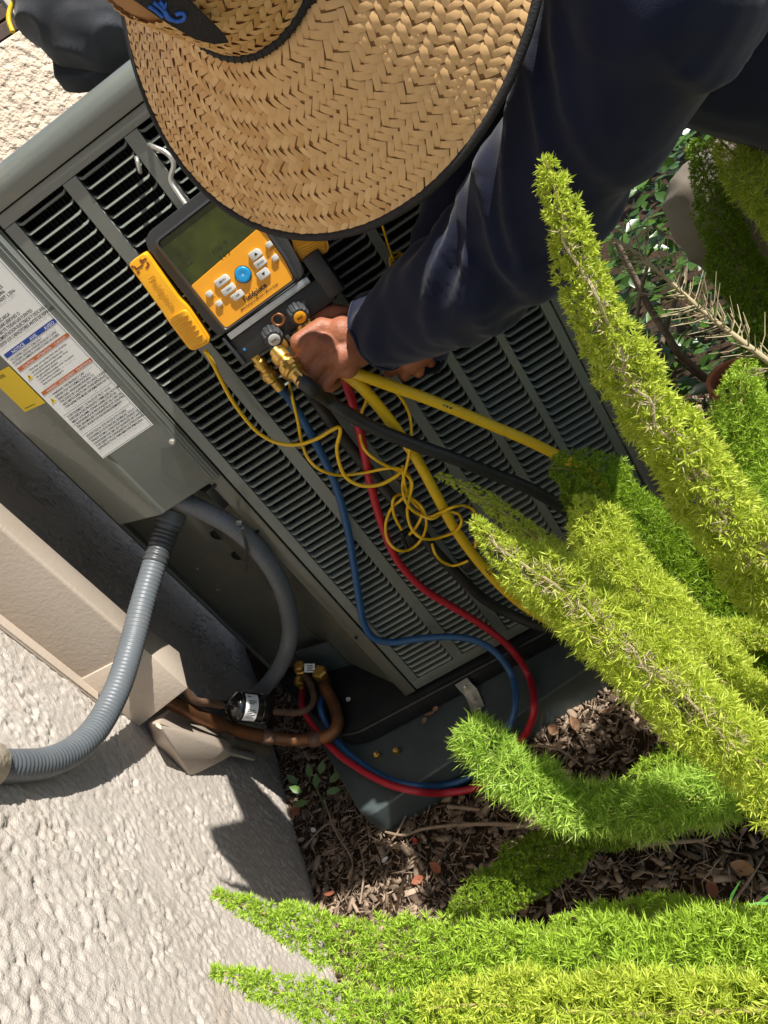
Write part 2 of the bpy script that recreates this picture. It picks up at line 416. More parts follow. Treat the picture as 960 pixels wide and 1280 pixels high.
# a hardened drip of paint, a patched area
drip = np.exp(-((TT + .62 - .03 * np.sin(ZZ * 17)) / .004) ** 2) * ((ZZ > .52) & (ZZ < .74)); HH = HH + .004 * drip
V = PW + TT.ravel()[:, None] * TW + HH.ravel()[:, None] * NW + ZZ.ravel()[:, None] * np.array((0, 0, 1))
idx = np.arange(TT.size).reshape(TT.shape)
wallr = thing('stucco_wall', 'pale grey stucco house wall with rough sunlit texture beside the condenser', 'wall', wall(0, 0))
mk('stucco_face', V, np.stack([idx[:-1, :-1], idx[:-1, 1:], idx[1:, 1:], idx[1:, :-1]], -1).reshape(-1, 4), 'stucco', wallr)
# the wall goes on above, behind and in front of the fine sheet
mb = MB()
for t0, t1, z0, z1 in ((-3, -.95, -.1, 3), (-.95, 1.15, 1.2475, 3)):
    mb.add(*box_data(wall((t0 + t1) / 2, (z0 + z1) / 2, -.05), TW * (t1 - t0) / 2, NW * .05, (0, 0, (z1 - z0) / 2)))
mb.add(*box_data(wall(.1, .6, -.07), TW * 1.05, NW * .05, (0, 0, .7)))
mb.build('wall_body', 'stucco', wallr, smooth=False)
V, F = bevel(*box_data(wall(0, 2.7, .25), TW * 3, NW * .33, (0, 0, .06)), .01, 2); mk('sky_block_eave', V, F, 'sky_block_eave', wallr, sharp=40)  # unseen eave, added to keep sky light out of the wall gap

# a second wall behind, turned towards the sun
bn = nz((.62, -.785, 0)); bt = nz((.785, .62, 0)); bp = at_d(60, 190, 3.6); btop = at_pl(2, 52, bp, bn)[2]
bw = thing('stucco_wall', 'tan stucco wall in full sun behind the top left of the condenser', 'wall', (bp[0], bp[1], 0))
hw = np.array((bp[0], bp[1], 0))
box('stucco_face', hw + np.array((0, 0, btop / 2)) - bn * .1 + bt * .3, bt * 1.1, bn * .1, (0, 0, btop / 2), 'stucco_far', bw, bev=.012)
# brick wall and post glimpsed above it
fr = thing('brick_wall', 'dark brown brick wall glimpsed in the top left corner', 'wall', hw - bn * .9)
bc_ = at_pl(6, 14, hw - bn * .9, bn)
for i in range(9):
    for j in range(5):
        c = bc_ + bt * (-.44 + .22 * j + (.11 if i % 2 else 0)) + np.array((0, 0, -.29 + .072 * i))
        V, F = bevel(*box_data(c, bt * .105, bn * .05, (0, 0, .031)), .004, 1)
        mk('brick', V, F, 'brick', fr, sharp=40)
box('mortar', np.array((bc_[0], bc_[1], (bc_[2] + .33) / 2)) - bn * .03, bt * .75, bn * .05, (0, 0, (bc_[2] + .33) / 2), 'soil', fr, bev=0)
pp = at_pl(15, 10, hw - bn * .6, bn)
ps = box('post', (pp[0], pp[1], 1.3), bt * .022, bn * .022, (0, 0, 1.3), 'pole', None)
tag(ps, 'narrow cream post in front of the dark brick wall', 'post')

# ================================================================== line-set cover and pipe boot on the wall
lc = thing('line_cover', 'beige square line cover running down the stucco wall', 'pipe cover', wall(.11, .45))
def wbox(t0, t1, z0, z1, o0, o1):
    return box_data(wall((t0 + t1) / 2, (z0 + z1) / 2, (o0 + o1) / 2), TW * (t1 - t0) / 2, NW * (o1 - o0) / 2, (0, 0, (z1 - z0) / 2))
V, F = bevel(*wbox(.083, .150, .58, 2.2, .002, .108), .006, 3); mk('channel', V, F, 'cover', lc, sharp=40)
V, F = bevel(*wbox(.058, .172, .56, 2.2, .0005, .0065), .002, 1); mk('mounting_flange', V, F, 'cover', lc, sharp=40)
# flared end cap with a slanted mouth
V = [wall(*q) for q in ((.080, .463, .002), (.080, .577, .110), (.062, .476, .115), (.154, .580, .110), (.156, .486, .115), (.154, .580, .002), (.156, .470, .002), (.080, .600, .002))]
F = [[0, 2, 1], [1, 2, 4, 3], [7, 0, 1], [3, 4, 6, 5], [0, 6, 4, 2], [7, 1, 3, 5], [7, 5, 6, 0]]
V, F = bevel(V, F, .002, 2); mk('end_cap', V, F, 'cover', lc, sharp=35)
# tapering lower boot
pb = thing('pipe_boot', 'beige tapered pipe boot below the line cover, crusted with stucco', 'pipe cover', at_w(240, 940))
hp = [at_w(182, 902, .004), at_w(197, 905, .062), at_w(284, 936, .048), at_w(292, 944, .03), at_w(238, 972, .0), at_w(192, 928, .0), at_w(300, 925, 0), at_w(214, 885, 0), at_w(278, 925, .045)]
bm = bmesh.new(); [bm.verts.new(tuple(p)) for p in hp]; bmesh.ops.convex_hull(bm, input=bm.verts[:]); bm.verts.index_update()
bmesh.ops.dissolve_limit(bm, angle_limit=.12, verts=bm.verts[:], edges=bm.edges[:])
bm.verts.index_update()
V, F = bevel([v.co[:] for v in bm.verts], [[v.index for v in f.verts] for f in bm.faces], .004, 2); bm.free()
mk('boot_shell', V, F, 'cover', pb, sharp=35)
a, b = at_w(282, 938, .035), at_w(316, 946, .03)
tube('drain_stub', catmull([a, (a + b) / 2, b]), .008, 'steel', pb, seg=14)
a, b = at_w(284, 926, .030), at_w(331, 936, .036)
tube('pipe_sleeve', catmull([a, (a + b) / 2, b], .003), .0165, 'insul', pb, seg=18)

# ================================================================== condenser
W_, ZB, ZT = .548, .12, 1.163
ac = thing('air_conditioner', 'grey louvred air conditioner condenser with warning labels on its control box', 'air conditioner', (.25, .3, .08))
# louvre columns
COLS = [(.018, .096), (.117, .194), (.214, .291), (.308, .379), (.393, .458), (.470, .534)]
NSL = 72; PIT = (1.147 - .143) / NSL
zlev = [.143 + PIT * (i + .5) for i in range(NSL)]
# front frame: stiles between the columns, top and bottom rails
mb = MB(); xe = [0.0] + [v for c in COLS for v in c] + [W_]
for i in range(0, len(xe), 2):
    mb.add(*bevel(*box_data(((xe[i] + xe[i + 1]) / 2, .006, (.1432 + 1.1468) / 2), ((xe[i + 1] - xe[i]) / 2, 0, 0), (0, .006, 0), (0, 0, (1.1468 - .1432) / 2)), .0008, 1))
fp = mb.build('louvre_frame', 'unit', ac, sharp=40)
for z0, z1 in ((ZB, .143), (1.147, ZT)):
    box('louvre_rail', (W_ / 2, .0063, (z0 + z1) / 2), (W_ / 2, 0, 0), (0, .0063, 0), (0, 0, (z1 - z0) / 2), 'unit', ac, bev=.0012)
def slat_mesh(w):
    # lip at the front, fin sloping back and down, ends curled up into the stile
    prof = [(-.0010, -.0024), (-.0026, -.0014), (-.0010, .0008), (.0008, .0014), (.0045, .0010), (.0155, -.0010), (.0155, -.0020), (.0045, -.0006), (.0006, -.0022)]
    xs = [-w / 2 - .0002, -w / 2 + .0022, -w / 2 + .0055, w / 2 - .0055, w / 2 - .0022, w / 2 + .0002]
    zo = [.0042, .0014, 0, 0, .0014, .0042]; yo = [.004, .0012, 0, 0, .0012, .004]
    V = [(x, y + c, z + a) for x, a, c in zip(xs, zo, yo) for y, z in prof]; k = len(prof); F = []
    for i in range(len(xs) - 1):
        for j in range(k): F.append([i * k + j, i * k + (j + 1) % k, (i + 1) * k + (j + 1) % k, (i + 1) * k + j][::-1])
    F += [list(range(k)), [(len(xs) - 1) * k + j for j in range(k)][::-1]]
    return V, F
nsl = 0; rest = MB(); off = np.array(base(ac))
for ci, (x0, x1) in enumerate(COLS):
    V, F = slat_mesh(x1 - x0); me = None
    for k, z in enumerate(zlev):
        c = np.array(((x0 + x1) / 2, .0012 + RNG.normal(0, .0002), z + RNG.normal(0, .0003)))
        keep = (ci < 3) or (ci >= 4 and .42 < z < .76) or (ci == 3 and .25 < z < .62)
        if keep and nsl < 300:
            if me is None:
                o = mk('slat', np.array(V) + off, F, 'slat', ac, sharp=50); me = o.data
            else:
                o = bpy.data.objects.new('slat', me); COL.objects.link(o); o.parent = ac
            o.location = tuple(c - off); o.rotation_euler = (RNG.normal(0, .03), RNG.normal(0, .0022), RNG.normal(0, .0012)); nsl += 1
        else:
            rest.add(np.array(V) + c, F)
r_ = rest.build('slat_rows', 'slat', ac, sharp=50); r_['kind'] = 'stuff'
# coil behind: black sheet with fine upright fins
mb = MB(); mb.add(*box_data((W_ / 2, .066, .64), (W_ / 2 - .003, 0, 0), (0, .012, 0), (0, 0, .515)))
for x in np.arange(.006, W_ - .004, .0065): mb.add(*box_data((x, .051, .64), (.0006, 0, 0), (0, .003, 0), (0, 0, .51)))
mb.build('coil', 'coil', ac, smooth=False)
# corner post, strip set apart by a shadow gap
pst = [(-.0265, 0), (-.0035, 0), (-.0035, .03), (-.008, .03), (-.008, .004), (-.0265, .004), (-.034, .0245), (-.036, .0235)]
V, F = prism_data([(x, y, .1185) for x, y in pst], (0, 0, 1), ZT - .1185); mk('corner_post', *bevel(V, F, .0006, 1), 'service', ac, sharp=40)
for px, py in ((268, 607), (322, 664), (445, 797)):
    p = at_y(px, py, -.0005); lathe('screw_hole', [(.0035, 0), (.0035, .0012), (.002, .0014)], p, (0, -1, 0), 'coil', ac, 10)
# recessed service panel behind a return
Z3 = np.array((0, 0, 1.))
I2, E2, P0 = np.array((-.178, .218, 0)), np.array((-.332, .266, 0)), np.array((-.031, .0275, 0))
tr = nz(I2 - P0); nr = np.array((-tr[1], tr[0], 0)); nr = nr if nr[0] < 0 else -nr
tp = nz(E2 - I2); np2 = np.array((-tp[1], tp[0], 0)); np2 = np2 if np2[1] < 0 else -np2
zm, zh = (.118 + 1.163) / 2, (1.163 - .118) / 2
V, F = bevel(*box_data((P0 + I2) / 2 - nr * .003 + Z3 * zm, tr * np.linalg.norm(I2 - P0) / 2, nr * .003, Z3 * zh), .001, 1); mk('return_panel', V, F, 'service', ac, sharp=40)
V, F = bevel(*box_data((I2 + E2) / 2 - np2 * .004 + Z3 * zm, tp * np.linalg.norm(E2 - I2) / 2, np2 * .004, Z3 * (zh - .001)), .0015, 2); sp = mk('service_panel', V, F, 'service', ac, sharp=40)
box('panel_lip', E2 + tp * .002 + Z3 * zm - np2 * .001, tp * .003, np2 * .007, Z3 * (zh - .002), 'service', ac, bev=.0015)
at_p = lambda x, y, o=0: at_pl(x, y, I2 + np2 * o, np2)
for px, py in ((271, 668), (297, 694)):
    p = at_p(px, py, .0004); lathe('knockout_hole', [(.0125, 0), (.0125, .001), (.0105, .0016), (.0105, .0004), (.001, .0002)], p, np2, 'coil', sp, 18)
    lathe('hole_rim', [(.0160, 0), (.0150, .0010), (.0128, .0016), (.0128, .0002)], p - np2 * .0003, np2, 'service', sp, 20)
for px, py in ((247, 711), (272, 737), (240, 641)):
    lathe('screw', [(.003, 0), (.0028, .001), (.001, .0014)], at_p(px, py, .0), np2, 'steel', sp, 8)
box('panel_bracket', P0 + tr * .05 + nr * .008 + Z3 * .665, tr * .03, nr * .008, (0, 0, .022), 'service', ac, bev=.002)
# right hand side and back of the casing
mb = MB()
mb.add(*bevel(*box_data((.5755, .024, .64), (.0245, .022, 0), (-.0015, .0017, 0), (0, 0, .522)), .0006, 1))
mb.add(*bevel(*box_data((.603, .33, .64), (.003, 0, 0), (0, .28, 0), (0, 0, .522)), .0006, 1))
mb.add(*bevel(*box_data((.12, .613, .64), (.485, 0, 0), (0, .003, 0), (0, 0, .522)), .0006, 1))
mb.add(*bevel(*box_data((-.325, .43, .64), (.003, 0, 0), (0, .18, 0), (0, 0, .522)), .0006, 1))
mb.build('casing_side', 'unit', ac, sharp=40)
# sheet-metal top cap: swept along the front, the chamfer and the right side
outl = [np.array(p) for p in ((-.372, .62), (-.372, .262), (-.040, -.001), (.5495, -.001), (.607, .05), (.607, .62))]
prof = [(-.004, 1.1645), (.003, 1.1645), (.0045, 1.167), (.0045, 1.186), (.003, 1.1925), (-.003, 1.1995), (-.012, 1.2040), (-.03, 1.2062), (-.06, 1.2070)]
def offset(poly, d):
    out = []; n = len(poly)
    for i in range(n):
        a, p, b = poly[i - 1], poly[i], poly[(i + 1) % n]
        n1 = nz((p[1] - a[1], -(p[0] - a[0]))); n2 = nz((b[1] - p[1], -(b[0] - p[0])))
        q = n1 + n2; q = q / (q @ q) * 2 if False else q / (1 + n1 @ n2); out.append(p + q * d)
    return out
V = []; F = []; k = len(outl)
for d, z in prof: V += [(x, y, z) for x, y in offset(outl, d)]
for i in range(len(prof) - 1):
    for j in range(k): F.append([i * k + j, i * k + (j + 1) % k, (i + 1) * k + (j + 1) % k, (i + 1) * k + j])
F.append([(len(prof) - 1) * k + j for j in range(k)])
mk('top_cap', V, F, 'unit', ac, sharp=35)
# fan guard on top: rings and spokes
mb = MB(); fc = np.array((.13, .36, 1.19))
for rr in (.05, .10, .15, .20, .25):
    th = np.linspace(0, 2 * np.pi, 49); P = np.stack([fc[0] + rr * np.cos(th), fc[1] + rr * np.sin(th), np.full(49, 1.203 - .02 * rr)], 1)
    mb.add(*tube_data(P, .0025, 6, False))
for a in np.linspace(0, 2 * np.pi, 12, endpoint=False):
    P = np.array([(fc[0] + q * math.cos(a), fc[1] + q * math.sin(a), 1.2045 - .02 * q) for q in (.03, .15, .27)]); mb.add(*tube_data(P, .0025, 6, True))
mb.build('fan_guard', 'black', ac)
# base pan
pan = roundpoly([(-.345, .262), (-.175, -.02), (.56, -.022), (.618, .03), (.618, .63), (-.36, .63)], [.03, .05, .03, .03, .03, .03], 6)
V, F = prism_data([(x, y, .072) for x, y in pan], (0, 0, 1), .040); bpn = mk('base_pan', *bevel(V, F, .006, 2), 'pan', ac, sharp=50)
rim = roundpoly([(-.345, .262), (-.175, -.02), (.56, -.022), (.618, .03), (.618, .63), (-.36, .63)], [.03, .05, .03, .03, .03, .03], 6)
P = np.array([(x, y, .1125) for x, y in np.concatenate([rim, rim[:1]])]); tube('pan_lip', P, .0042, 'pan', bpn, 8, False)

# control box: front face with a fold, side turned 30 degrees away
zc0 = .712; e = np.array
cb = [e((-.0055, -.0035)), e((-.113, -.0035)), e((-.1165, -.0055)), e((-.1235, -.003)), e((-.217, .054)), e((-.235, .235)), e((-.1765, .214)), e((-.034, .024))]
V, F = prism_data([(x, y, zc0) for x, y in cb], (0, 0, 1), 1.1635 - zc0)
cbx = mk('control_box', *bevel(V, F, .0012, 2), 'unit', ac, sharp=25)
# sheet edge strip beside the gap with a raised crease
box('cover_crease', (-.0175, -.0042, (zc0 + 1.16) / 2), (.0009, 0, 0), (0, .0009, 0), (0, 0, (1.16 - zc0) / 2 - .002), 'unit', cbx, bev=.0004)
box('cover_crease', (-.0115, -.0040, (zc0 + 1.16) / 2), (.0006, 0, 0), (0, .0009, 0), (0, 0, (1.16 - zc0) / 2 - .002), 'unit', cbx, bev=.0004)
p = at_y(215.5, 552, -.0045); lathe('screw', [(.0052, 0), (.0052, .0012), (.0034, .0022), (.003, .0034), (.0012, .0036)], p, (0, -1, 0), 'steel', cbx, 12)
# the triangle of reflected light at the cover's bottom is not modelled
# labels
Lx0, Lx1, Lz0, Lz1 = -.1225, -.0275, .838, 1.148; yl = -.0062
lab = prism('warning_label', [(Lx0, yl, Lz0), (Lx1, yl, Lz0), (Lx1, yl, Lz1), (Lx0, yl, Lz1)], (0, 1, 0), .0006, 'paper', cbx)
X, Z = e((1., 0, 0)), e((0, 0, 1.)); yt = yl - .0003
def strip(name, x0, x1, z0, z1, m):
    return mk(name, [(x0, yt, z0), (x1, yt, z0), (x1, yt, z1), (x0, yt, z1)], [[0, 1, 2, 3]], m, lab, smooth=False)
strip('blue_band', Lx0 + .004, Lx1 - .001, 1.0255, 1.0320, 'label_blue')
strip('orange_band', Lx0 + .004, Lx1 - .001, 1.0025, 1.0080, 'label_orange')
strip('orange_band', Lx0 + .004, Lx1 - .001, .9590, .9645, 'label_orange')
for z in (.9205, .8825): strip('rule', Lx0 + .003, Lx1 - .003, z, z + .0005, 'ink')
for (x0, x1, z0, z1) in ((Lx0 + .0015, Lx1 - .0015, .8395, .8400), (Lx1 - .002, Lx1 - .0015, .8395, 1.14)): strip('rule', x0, x1, z0, z1, 'ink')
for z in (.9865, .9435):
    mk('warning_triangle', [(Lx0 + .004, yt, z), (Lx0 + .0125, yt, z), (Lx0 + .00825, yt, z + .008)], [[0, 1, 2]], 'yellow_paper', lab, smooth=False)
    mk('exclamation_mark', [(Lx0 + .0077, yt - .0003, z + .0015), (Lx0 + .0088, yt - .0003, z + .0015), (Lx0 + .0088, yt - .0003, z + .0056), (Lx0 + .0077, yt - .0003, z + .0056)], [[0, 1, 2, 3]], 'ink', lab, smooth=False)
def lines(body, x, z, size, m='ink', sp=1.0, w=.0, sx=1.):
    return text('print', body, (x, yt, z), X, Z, size, m, lab, lift=.0003, spacing=sp, weight=w, sx=sx)
lines("ELECTRIC SHOCK HAZARD\nCAN CAUSE INJURY OR\nDEATH. DISCONNECT ALL", Lx0 + .006, 1.140, .0062, w=.012)
lines("RISQUE DE CHOC, PEUT\nCAUSER DES BLESS-\nURES. COUPER TOUTES\nLES SOURCES ET CON-\nDENSATEURS AVANT L'EN-", Lx0 + .006, 1.1095, .0062, w=.012)
lines("RIESGO DE DESCARGA\nPUEDE CAUSAR LESIONES O\nDESCONECTE TODAS LAS FUENTES\nDE ALIMENTACION ELECTRICA Y DESCARGA\nTODOS LOS CAPACITORES ANTES DE REPARAR.", Lx0 + .005, 1.066, .0062, w=.012, sx=.74)
text('print', "NOTICE", (Lx0 + .016, yt - .0003, 1.0262), X, Z, .006, 'white_ink', lab, weight=.01)
text('print', "AVIS", (Lx0 + .048, yt - .0003, 1.0262), X, Z, .006, 'white_ink', lab, weight=.01)
text('print', "AVISO", (Lx0 + .074, yt - .0003, 1.0262), X, Z, .006, 'white_ink', lab, weight=.01)
lines("USE COPPER CONDUCTORS ONLY\nN'UTILISER QUE DES CONDUCTEURS EN CUIVRE\nUTILICE SOLAMENTE CONDUCTORES DE COBRE", Lx0 + .005, 1.0195, .0042, w=.006, sx=.85)
text('print', "CAUTION     ATTENTION     CUIDADO", (Lx0 + .012, yt - .0003, 1.0032), X, Z, .0046, 'white_ink', lab, sx=.95)
lines("Sharp edges can cut. Keep hands clear of coil fins\nand wear gloves when servicing this unit.\nLes bords tranchants peuvent couper. Porter\ndes gants pendant l'entretien.\nLos bordes filosos pueden cortar. Use guantes\nal dar servicio a la unidad.\nKeep clear of moving parts.", Lx0 + .015, .9955, .0042, w=.004, sx=.8)
text('print', "WARNING   AVERTISSEMENT   ADVERTENCIA", (Lx0 + .012, yt - .0003, .9598), X, Z, .0046, 'white_ink', lab, sx=.85)
lines("WARNING: THIS PRODUCT CAN\nEXPOSE YOU TO CHEMICALS INCLU-\nDING LEAD, WHICH ARE KNOWN TO\nTHE STATE OF CALIFORNIA TO CAUSE CANCER\nAND BIRTH DEFECTS OR OTHER REPRODUC-\nTIVE HARM. FOR MORE INFORMATION GO TO", Lx0 + .015, .9515, .0049, w=.008, sx=.78)
lines("AVERTISSEMENT: CE PRODUIT PEUT VOUS\nEXPOSER A DES PRODUITS CHIMIQUES, NOTAM-\nMENT LE PLOMB, CONNU DANS L'ETAT DE\nCALIFORNIE POUR PROVOQUER UN CANCER,\nDES ANOMALIES CONGENITALES ET D'AUTRES\nEFFETS. POUR PLUS DE RENSEIGNEMENTS", Lx0 + .006, .9145, .0049, w=.008, sx=.85)
lines("ADVERTENCIA: ESTE PRODUCTO PUEDE\nEXPONERLE A SUSTANCIAS QUIMICAS, INCLU-\nYENDO PLOMO, CONOCIDO EN EL ESTADO DE\nCALIFORNIA POR SER UN CAUSANTE DE CANCER\nY DE DEFECTOS CONGENITOS U OTROS DANOS\nREPRODUCTIVOS. PARA MAS INFORMACION", Lx0 + .006, .8765, .0049, w=.008, sx=.83)
# yellow label on the turned side
sd = nz(np.array((-.217, .054, 0)) - np.array((-.1235, -.003, 0))); sn = nz(np.cross(sd, (0, 0, 1.))); sn = sn if sn[1] < 0 else -sn
s0 = np.array((-.1235, -.003, 0)) + sd * .003 + sn * .0012
ylb = prism('yellow_label', [s0 + Z * .949, s0 + sd * .058 + Z * .949, s0 + sd * .058 + Z * 1.016, s0 + Z * 1.016], -sn, .0006, 'yellow_paper', cbx)
text('print', "CAUTION", s0 + sd * .056 + Z * 1.006 + sn * .0005, -sd, Z, .007, 'ink', ylb, weight=.01)
mk('print_line', [s0 + sd * q + Z * z + sn * .0006 for q, z in ((.05, .9535), (.022, .9535), (.022, .9545), (.05, .9545))], [[0, 1, 2, 3]], 'ink_soft', ylb, smooth=False)

# service valves at the foot of the chamfer
sv = at_z(377, 838, .16)
vb = lathe('service_valve', [(.010, -.02), (.0125, -.018), (.0125, -.006), (.016, -.004), (.016, .010), (.0125, .012), (.0125, .024), (.009, .026)], sv, nz((.35, -.3, .9)), 'brass', ac, 6, 30)
lathe('valve_cap', [(.008, 0), (.011, .001), (.011, .014), (.008, .018)], sv + np.array((-.008, -.014, -.004)), nz((-.3, -.8, -.15)), 'brass', vb, 8, 30)
lathe('valve_port', [(.006, 0), (.006, .012), (.0075, .012), (.0075, .022), (.005, .024)], sv + np.array((-.012, -.004, -.006)), nz((-.3, -.6, -.7)), 'brass', vb, 12, 30)
sv2 = at_z(402, 846, .15)
vb2 = lathe('service_valve', [(.011, -.02), (.014, -.018), (.014, .01), (.017, .012), (.017, .022), (.012, .026)], sv2, nz((.3, -.2, .9)), 'brass', ac, 6, 30)
lathe('valve_port', [(.006, 0), (.006, .012), (.0075, .012), (.0075, .022), (.005, .024)], sv2 + np.array((-.008, -.008, -.012)), nz((-.1, -.6, -.7)), 'brass', vb2, 12, 30)
tgc = at_z(387, 835, .185); tn = nz(CAM - tgc); tx = nz(M[:, 0] - tn * (tn @ M[:, 0])); ty = np.cross(tn, tx)
tg = box('valve_tag', tgc, tx * .011, ty * .009, tn * .0008, 'paper', vb, bev=.0003, seg=1)
for k in range(4): box('print_line', tgc + tn * .001 + ty * (.005 - .0033 * k) + tx * .001 * (k % 2), tx * (.007 - .001 * (k % 3)), ty * .0008, tn * .0001, 'ink', tg, bev=0)
# stub plate behind the valves
box('valve_plate', (-.185, .185, .150), tp * .045, np2 * .003, (0, 0, .045), 'pad', ac, bev=.001)

# pad the unit stands on
pdir = nz((.985, .15, 0)); pd2 = np.array((-pdir[1], pdir[0], 0)); A = np.array((-.176, -.178, 0))
padp = roundpoly([(A + pdir * a + pd2 * b)[:2] for a, b in ((0, 0), (.92, 0), (.92, 1.0), (-.22, 1.0), (-.05, .25))], [.03, .06, .05, .05, .1], 6)
ep = MB(); V, F = prism_data([(x, y, -.03) for x, y in padp], (0, 0, 1), .101)
padr = mk('equipment_pad', *bevel(V, F, .014, 4), 'pad', None, sharp=60)
tag(padr, 'dark green plastic equipment pad under the condenser', 'pad')
for i, (px, py) in enumerate(((473, 945), (496, 940))):
    p = at_z(px, py, .0715)
    o = lathe('brass_cap', [(.0065, 0), (.0075, .001), (.0075, .008), (.006, .0105), (.004, .011), (.004, .015), (.0015, .0155)], p, (.1 + .2 * i, -.25, 1), 'brass', None, 6, 30)
    tag(o, ('left of two small brass caps lying on the green pad', 'right of two small brass caps lying on the green pad')[i], 'brass cap', 'brass caps on the pad')
# bright strap bracket: up the pan, bent over the pad
q0 = at_y(571, 845, -.0275); q0 = np.array((q0[0], -.0275, .112)); q1 = np.array((q0[0] + .002, -.0290, .0755)); q2 = at_z(598, 887, .0755)
bk = thing('strap_bracket', 'shiny bent steel bracket tying the condenser to the pad', 'bracket', q1)
wv = nz(np.cross(q2 - q1, (0, 0, 1.))) * .0135
lp = catmull([q0, q0 * .5 + q1 * .5 + np.array((0, -.003, 0)), q1 + np.array((0, -.002, .002)), q1 * .6 + q2 * .4, q2], .006)
V = np.concatenate([[p - wv, p + wv] for p in lp]); V = np.concatenate([V, V + np.array((0, -.0016, .0016))]); k = len(lp); F = []
for i in range(k - 1):
    a = 2 * i; F += [[a, a + 1, a + 3, a + 2], [2 * k + a + 2, 2 * k + a + 3, 2 * k + a + 1, 2 * k + a], [a + 2, 2 * k + a + 2, 2 * k + a, a][::-1], [a + 1, 2 * k + a + 1, 2 * k + a + 3, a + 3][::-1]]
F += [[0, 2 * k, 2 * k + 1, 1][::-1], [2 * k - 2, 2 * k - 1, 4 * k - 1, 4 * k - 2][::-1]]
mk('strap', *bevel(V, F, 0, 1), 'steel', bk, sharp=50)
for p, ax in ((q0 * .62 + q1 * .38 + np.array((0, -.005, .0)), (0, -1, .3)), (q1 * .5 + q2 * .5 + np.array((0, -.001, .002)), (0, 0, 1)), (q2 + np.array((.004, .0, .002)), (0, -.1, 1))):
    lathe('bolt', [(.0045, 0), (.0045, .003), (.0025, .0036)], p, ax, 'steel', bk, 6, 30)

# ================================================================== digital manifold gauge hung on the louvres
GO = np.array((.2212, -.069, .977)); rl = math.radians(1.5); tl = math.radians(9)
GX_ = np.array((math.cos(rl), 0, math.sin(rl))); gy0 = np.array((-math.sin(rl), 0, math.cos(rl)))
GN = nz(np.array((0, -1, 0)) * math.cos(tl) + gy0 * math.sin(tl)); GY_ = nz(np.cross(GN, GX_))     # face tilted a little upwards
def gp(x, y, o=0): return GO + GX_ * x + GY_ * y + GN * o
def gl(px, py, o=0):
    p = at_pl(px, py, GO + GN * o, GN) - GO; return p @ GX_, p @ GY_
mg = thing('manifold_gauge', 'orange and black digital manifold gauge hanging on the louvres', 'manifold gauge', gp(0, -.075, -.04))
hw_, hh_ = .0715, .0785
outer = roundpoly([(-hw_, -hh_ + .009), (hw_, -hh_ + .009), (hw_ + .002, hh_ - .01), (hw_ - .01, hh_), (-hw_ + .01, hh_), (-hw_ - .002, hh_ - .01)], [.012, .012, .02, .02, .02, .02], 6)
V, F = prism_data([gp(x, y, -.047) for x, y in outer], GN, .0465)
body = mk('housing', *bevel(V, F, .007, 4), 'boot', mg, sharp=50)
# raised bezel round the face
inn = roundpoly([(-.056, -.0655), (.0535, -.0655), (.0575, -.04), (.0575, .006), (.052, .062), (-.0575, .062)], [.006, .006, .01, .01, .012, .008], 5)
k = len(inn); big = inn * np.array((1.09, 1.075)); V = [gp(x, y, .0015) for x, y in big] + [gp(x, y, .0045) for x, y in inn * 1.03] + [gp(x, y, .001) for x, y in inn]
F = [[r * k + j, r * k + (j + 1) % k, (r + 1) * k + (j + 1) % k, (r + 1) * k + j] for r in range(2) for j in range(k)]
mk('bezel', V, F, 'boot', body, sharp=50)
# face plate: orange lower part, dark glass above
ys_l, ys_r = .0005, .0075
fpl = roundpoly([(-.0560, -.0655), (.0535, -.0655), (.0575, -.04), (.0580, ys_r), (-.0575, ys_l)], [.006, .006, .008, .002, .002], 5)
V, F = prism_data([gp(x, y, .0008) for x, y in fpl], GN, .0014); plate = mk('face_plate', *bevel(V, F, .0004, 1), 'orange', mg, sharp=40)
scp = roundpoly([(-.0575, ys_l + .0006), (.058, ys_r + .0006), (.053, .062), (-.0575, .062)], [.001, .001, .006, .005], 5)
V, F = prism_data([gp(x, y, .0008) for x, y in scp], GN, .0010); scr = mk('screen', *bevel(V, F, .0003, 1), 'screen', mg, sharp=40)
def gt(body_, px, py, size, m='ink', par=None, o=.0026, align='CENTER', sx=1., w=0.):
    x, y = gl(px, py, o); return text('print', body_, gp(x, y, o), GX_, GY_, size, m, par or plate, align, lift=.0002, sx=sx, weight=w)
for s_, px, py, sz in (("106.9", 277, 312, .011), ("113", 283, 322, .011), ("22", 237, 330, .013), ("6", 226, 318, .013)):
    gt(s_, px, py, sz, 'lcd', scr, .0020)
def button(px, py, w, h, cut=0., m='button', round_=.0016, skew=0.):
    x, y = gl(px, py, .002); q = roundpoly([(-w + skew, -h), (w, -h)] + ([(w, h - cut), (w - cut, h)] if cut else [(w, h)]) + [(-w, h)], round_, 4)
    V, F = prism_data([gp(x + a, y + b, .0018) for a, b in q], GN, .0034); return mk('button', *bevel(V, F, .0009, 2), m, plate, sharp=40)
for (px, py, w, h, t_, sz) in ((278, 350.5, .0098, .0047, "MENU", .0036), (286, 361.5, .0092, .0044, "VIEW", .0036), (297, 369, .0086, .0044, "A/B", .0036), (325.7, 328.3, .0078, .0044, "ENTER", .0034)):
    b_ = button(px, py, w, h, .003 if t_ in ("MENU",) else 0., skew=.002 if t_ == "A/B" else 0); x, y = gl(px, py, .0052)
    text('print', t_, gp(x, y - .0012, .0053), GX_, GY_, sz, 'ink', b_, 'CENTER', lift=.0002, weight=.01)
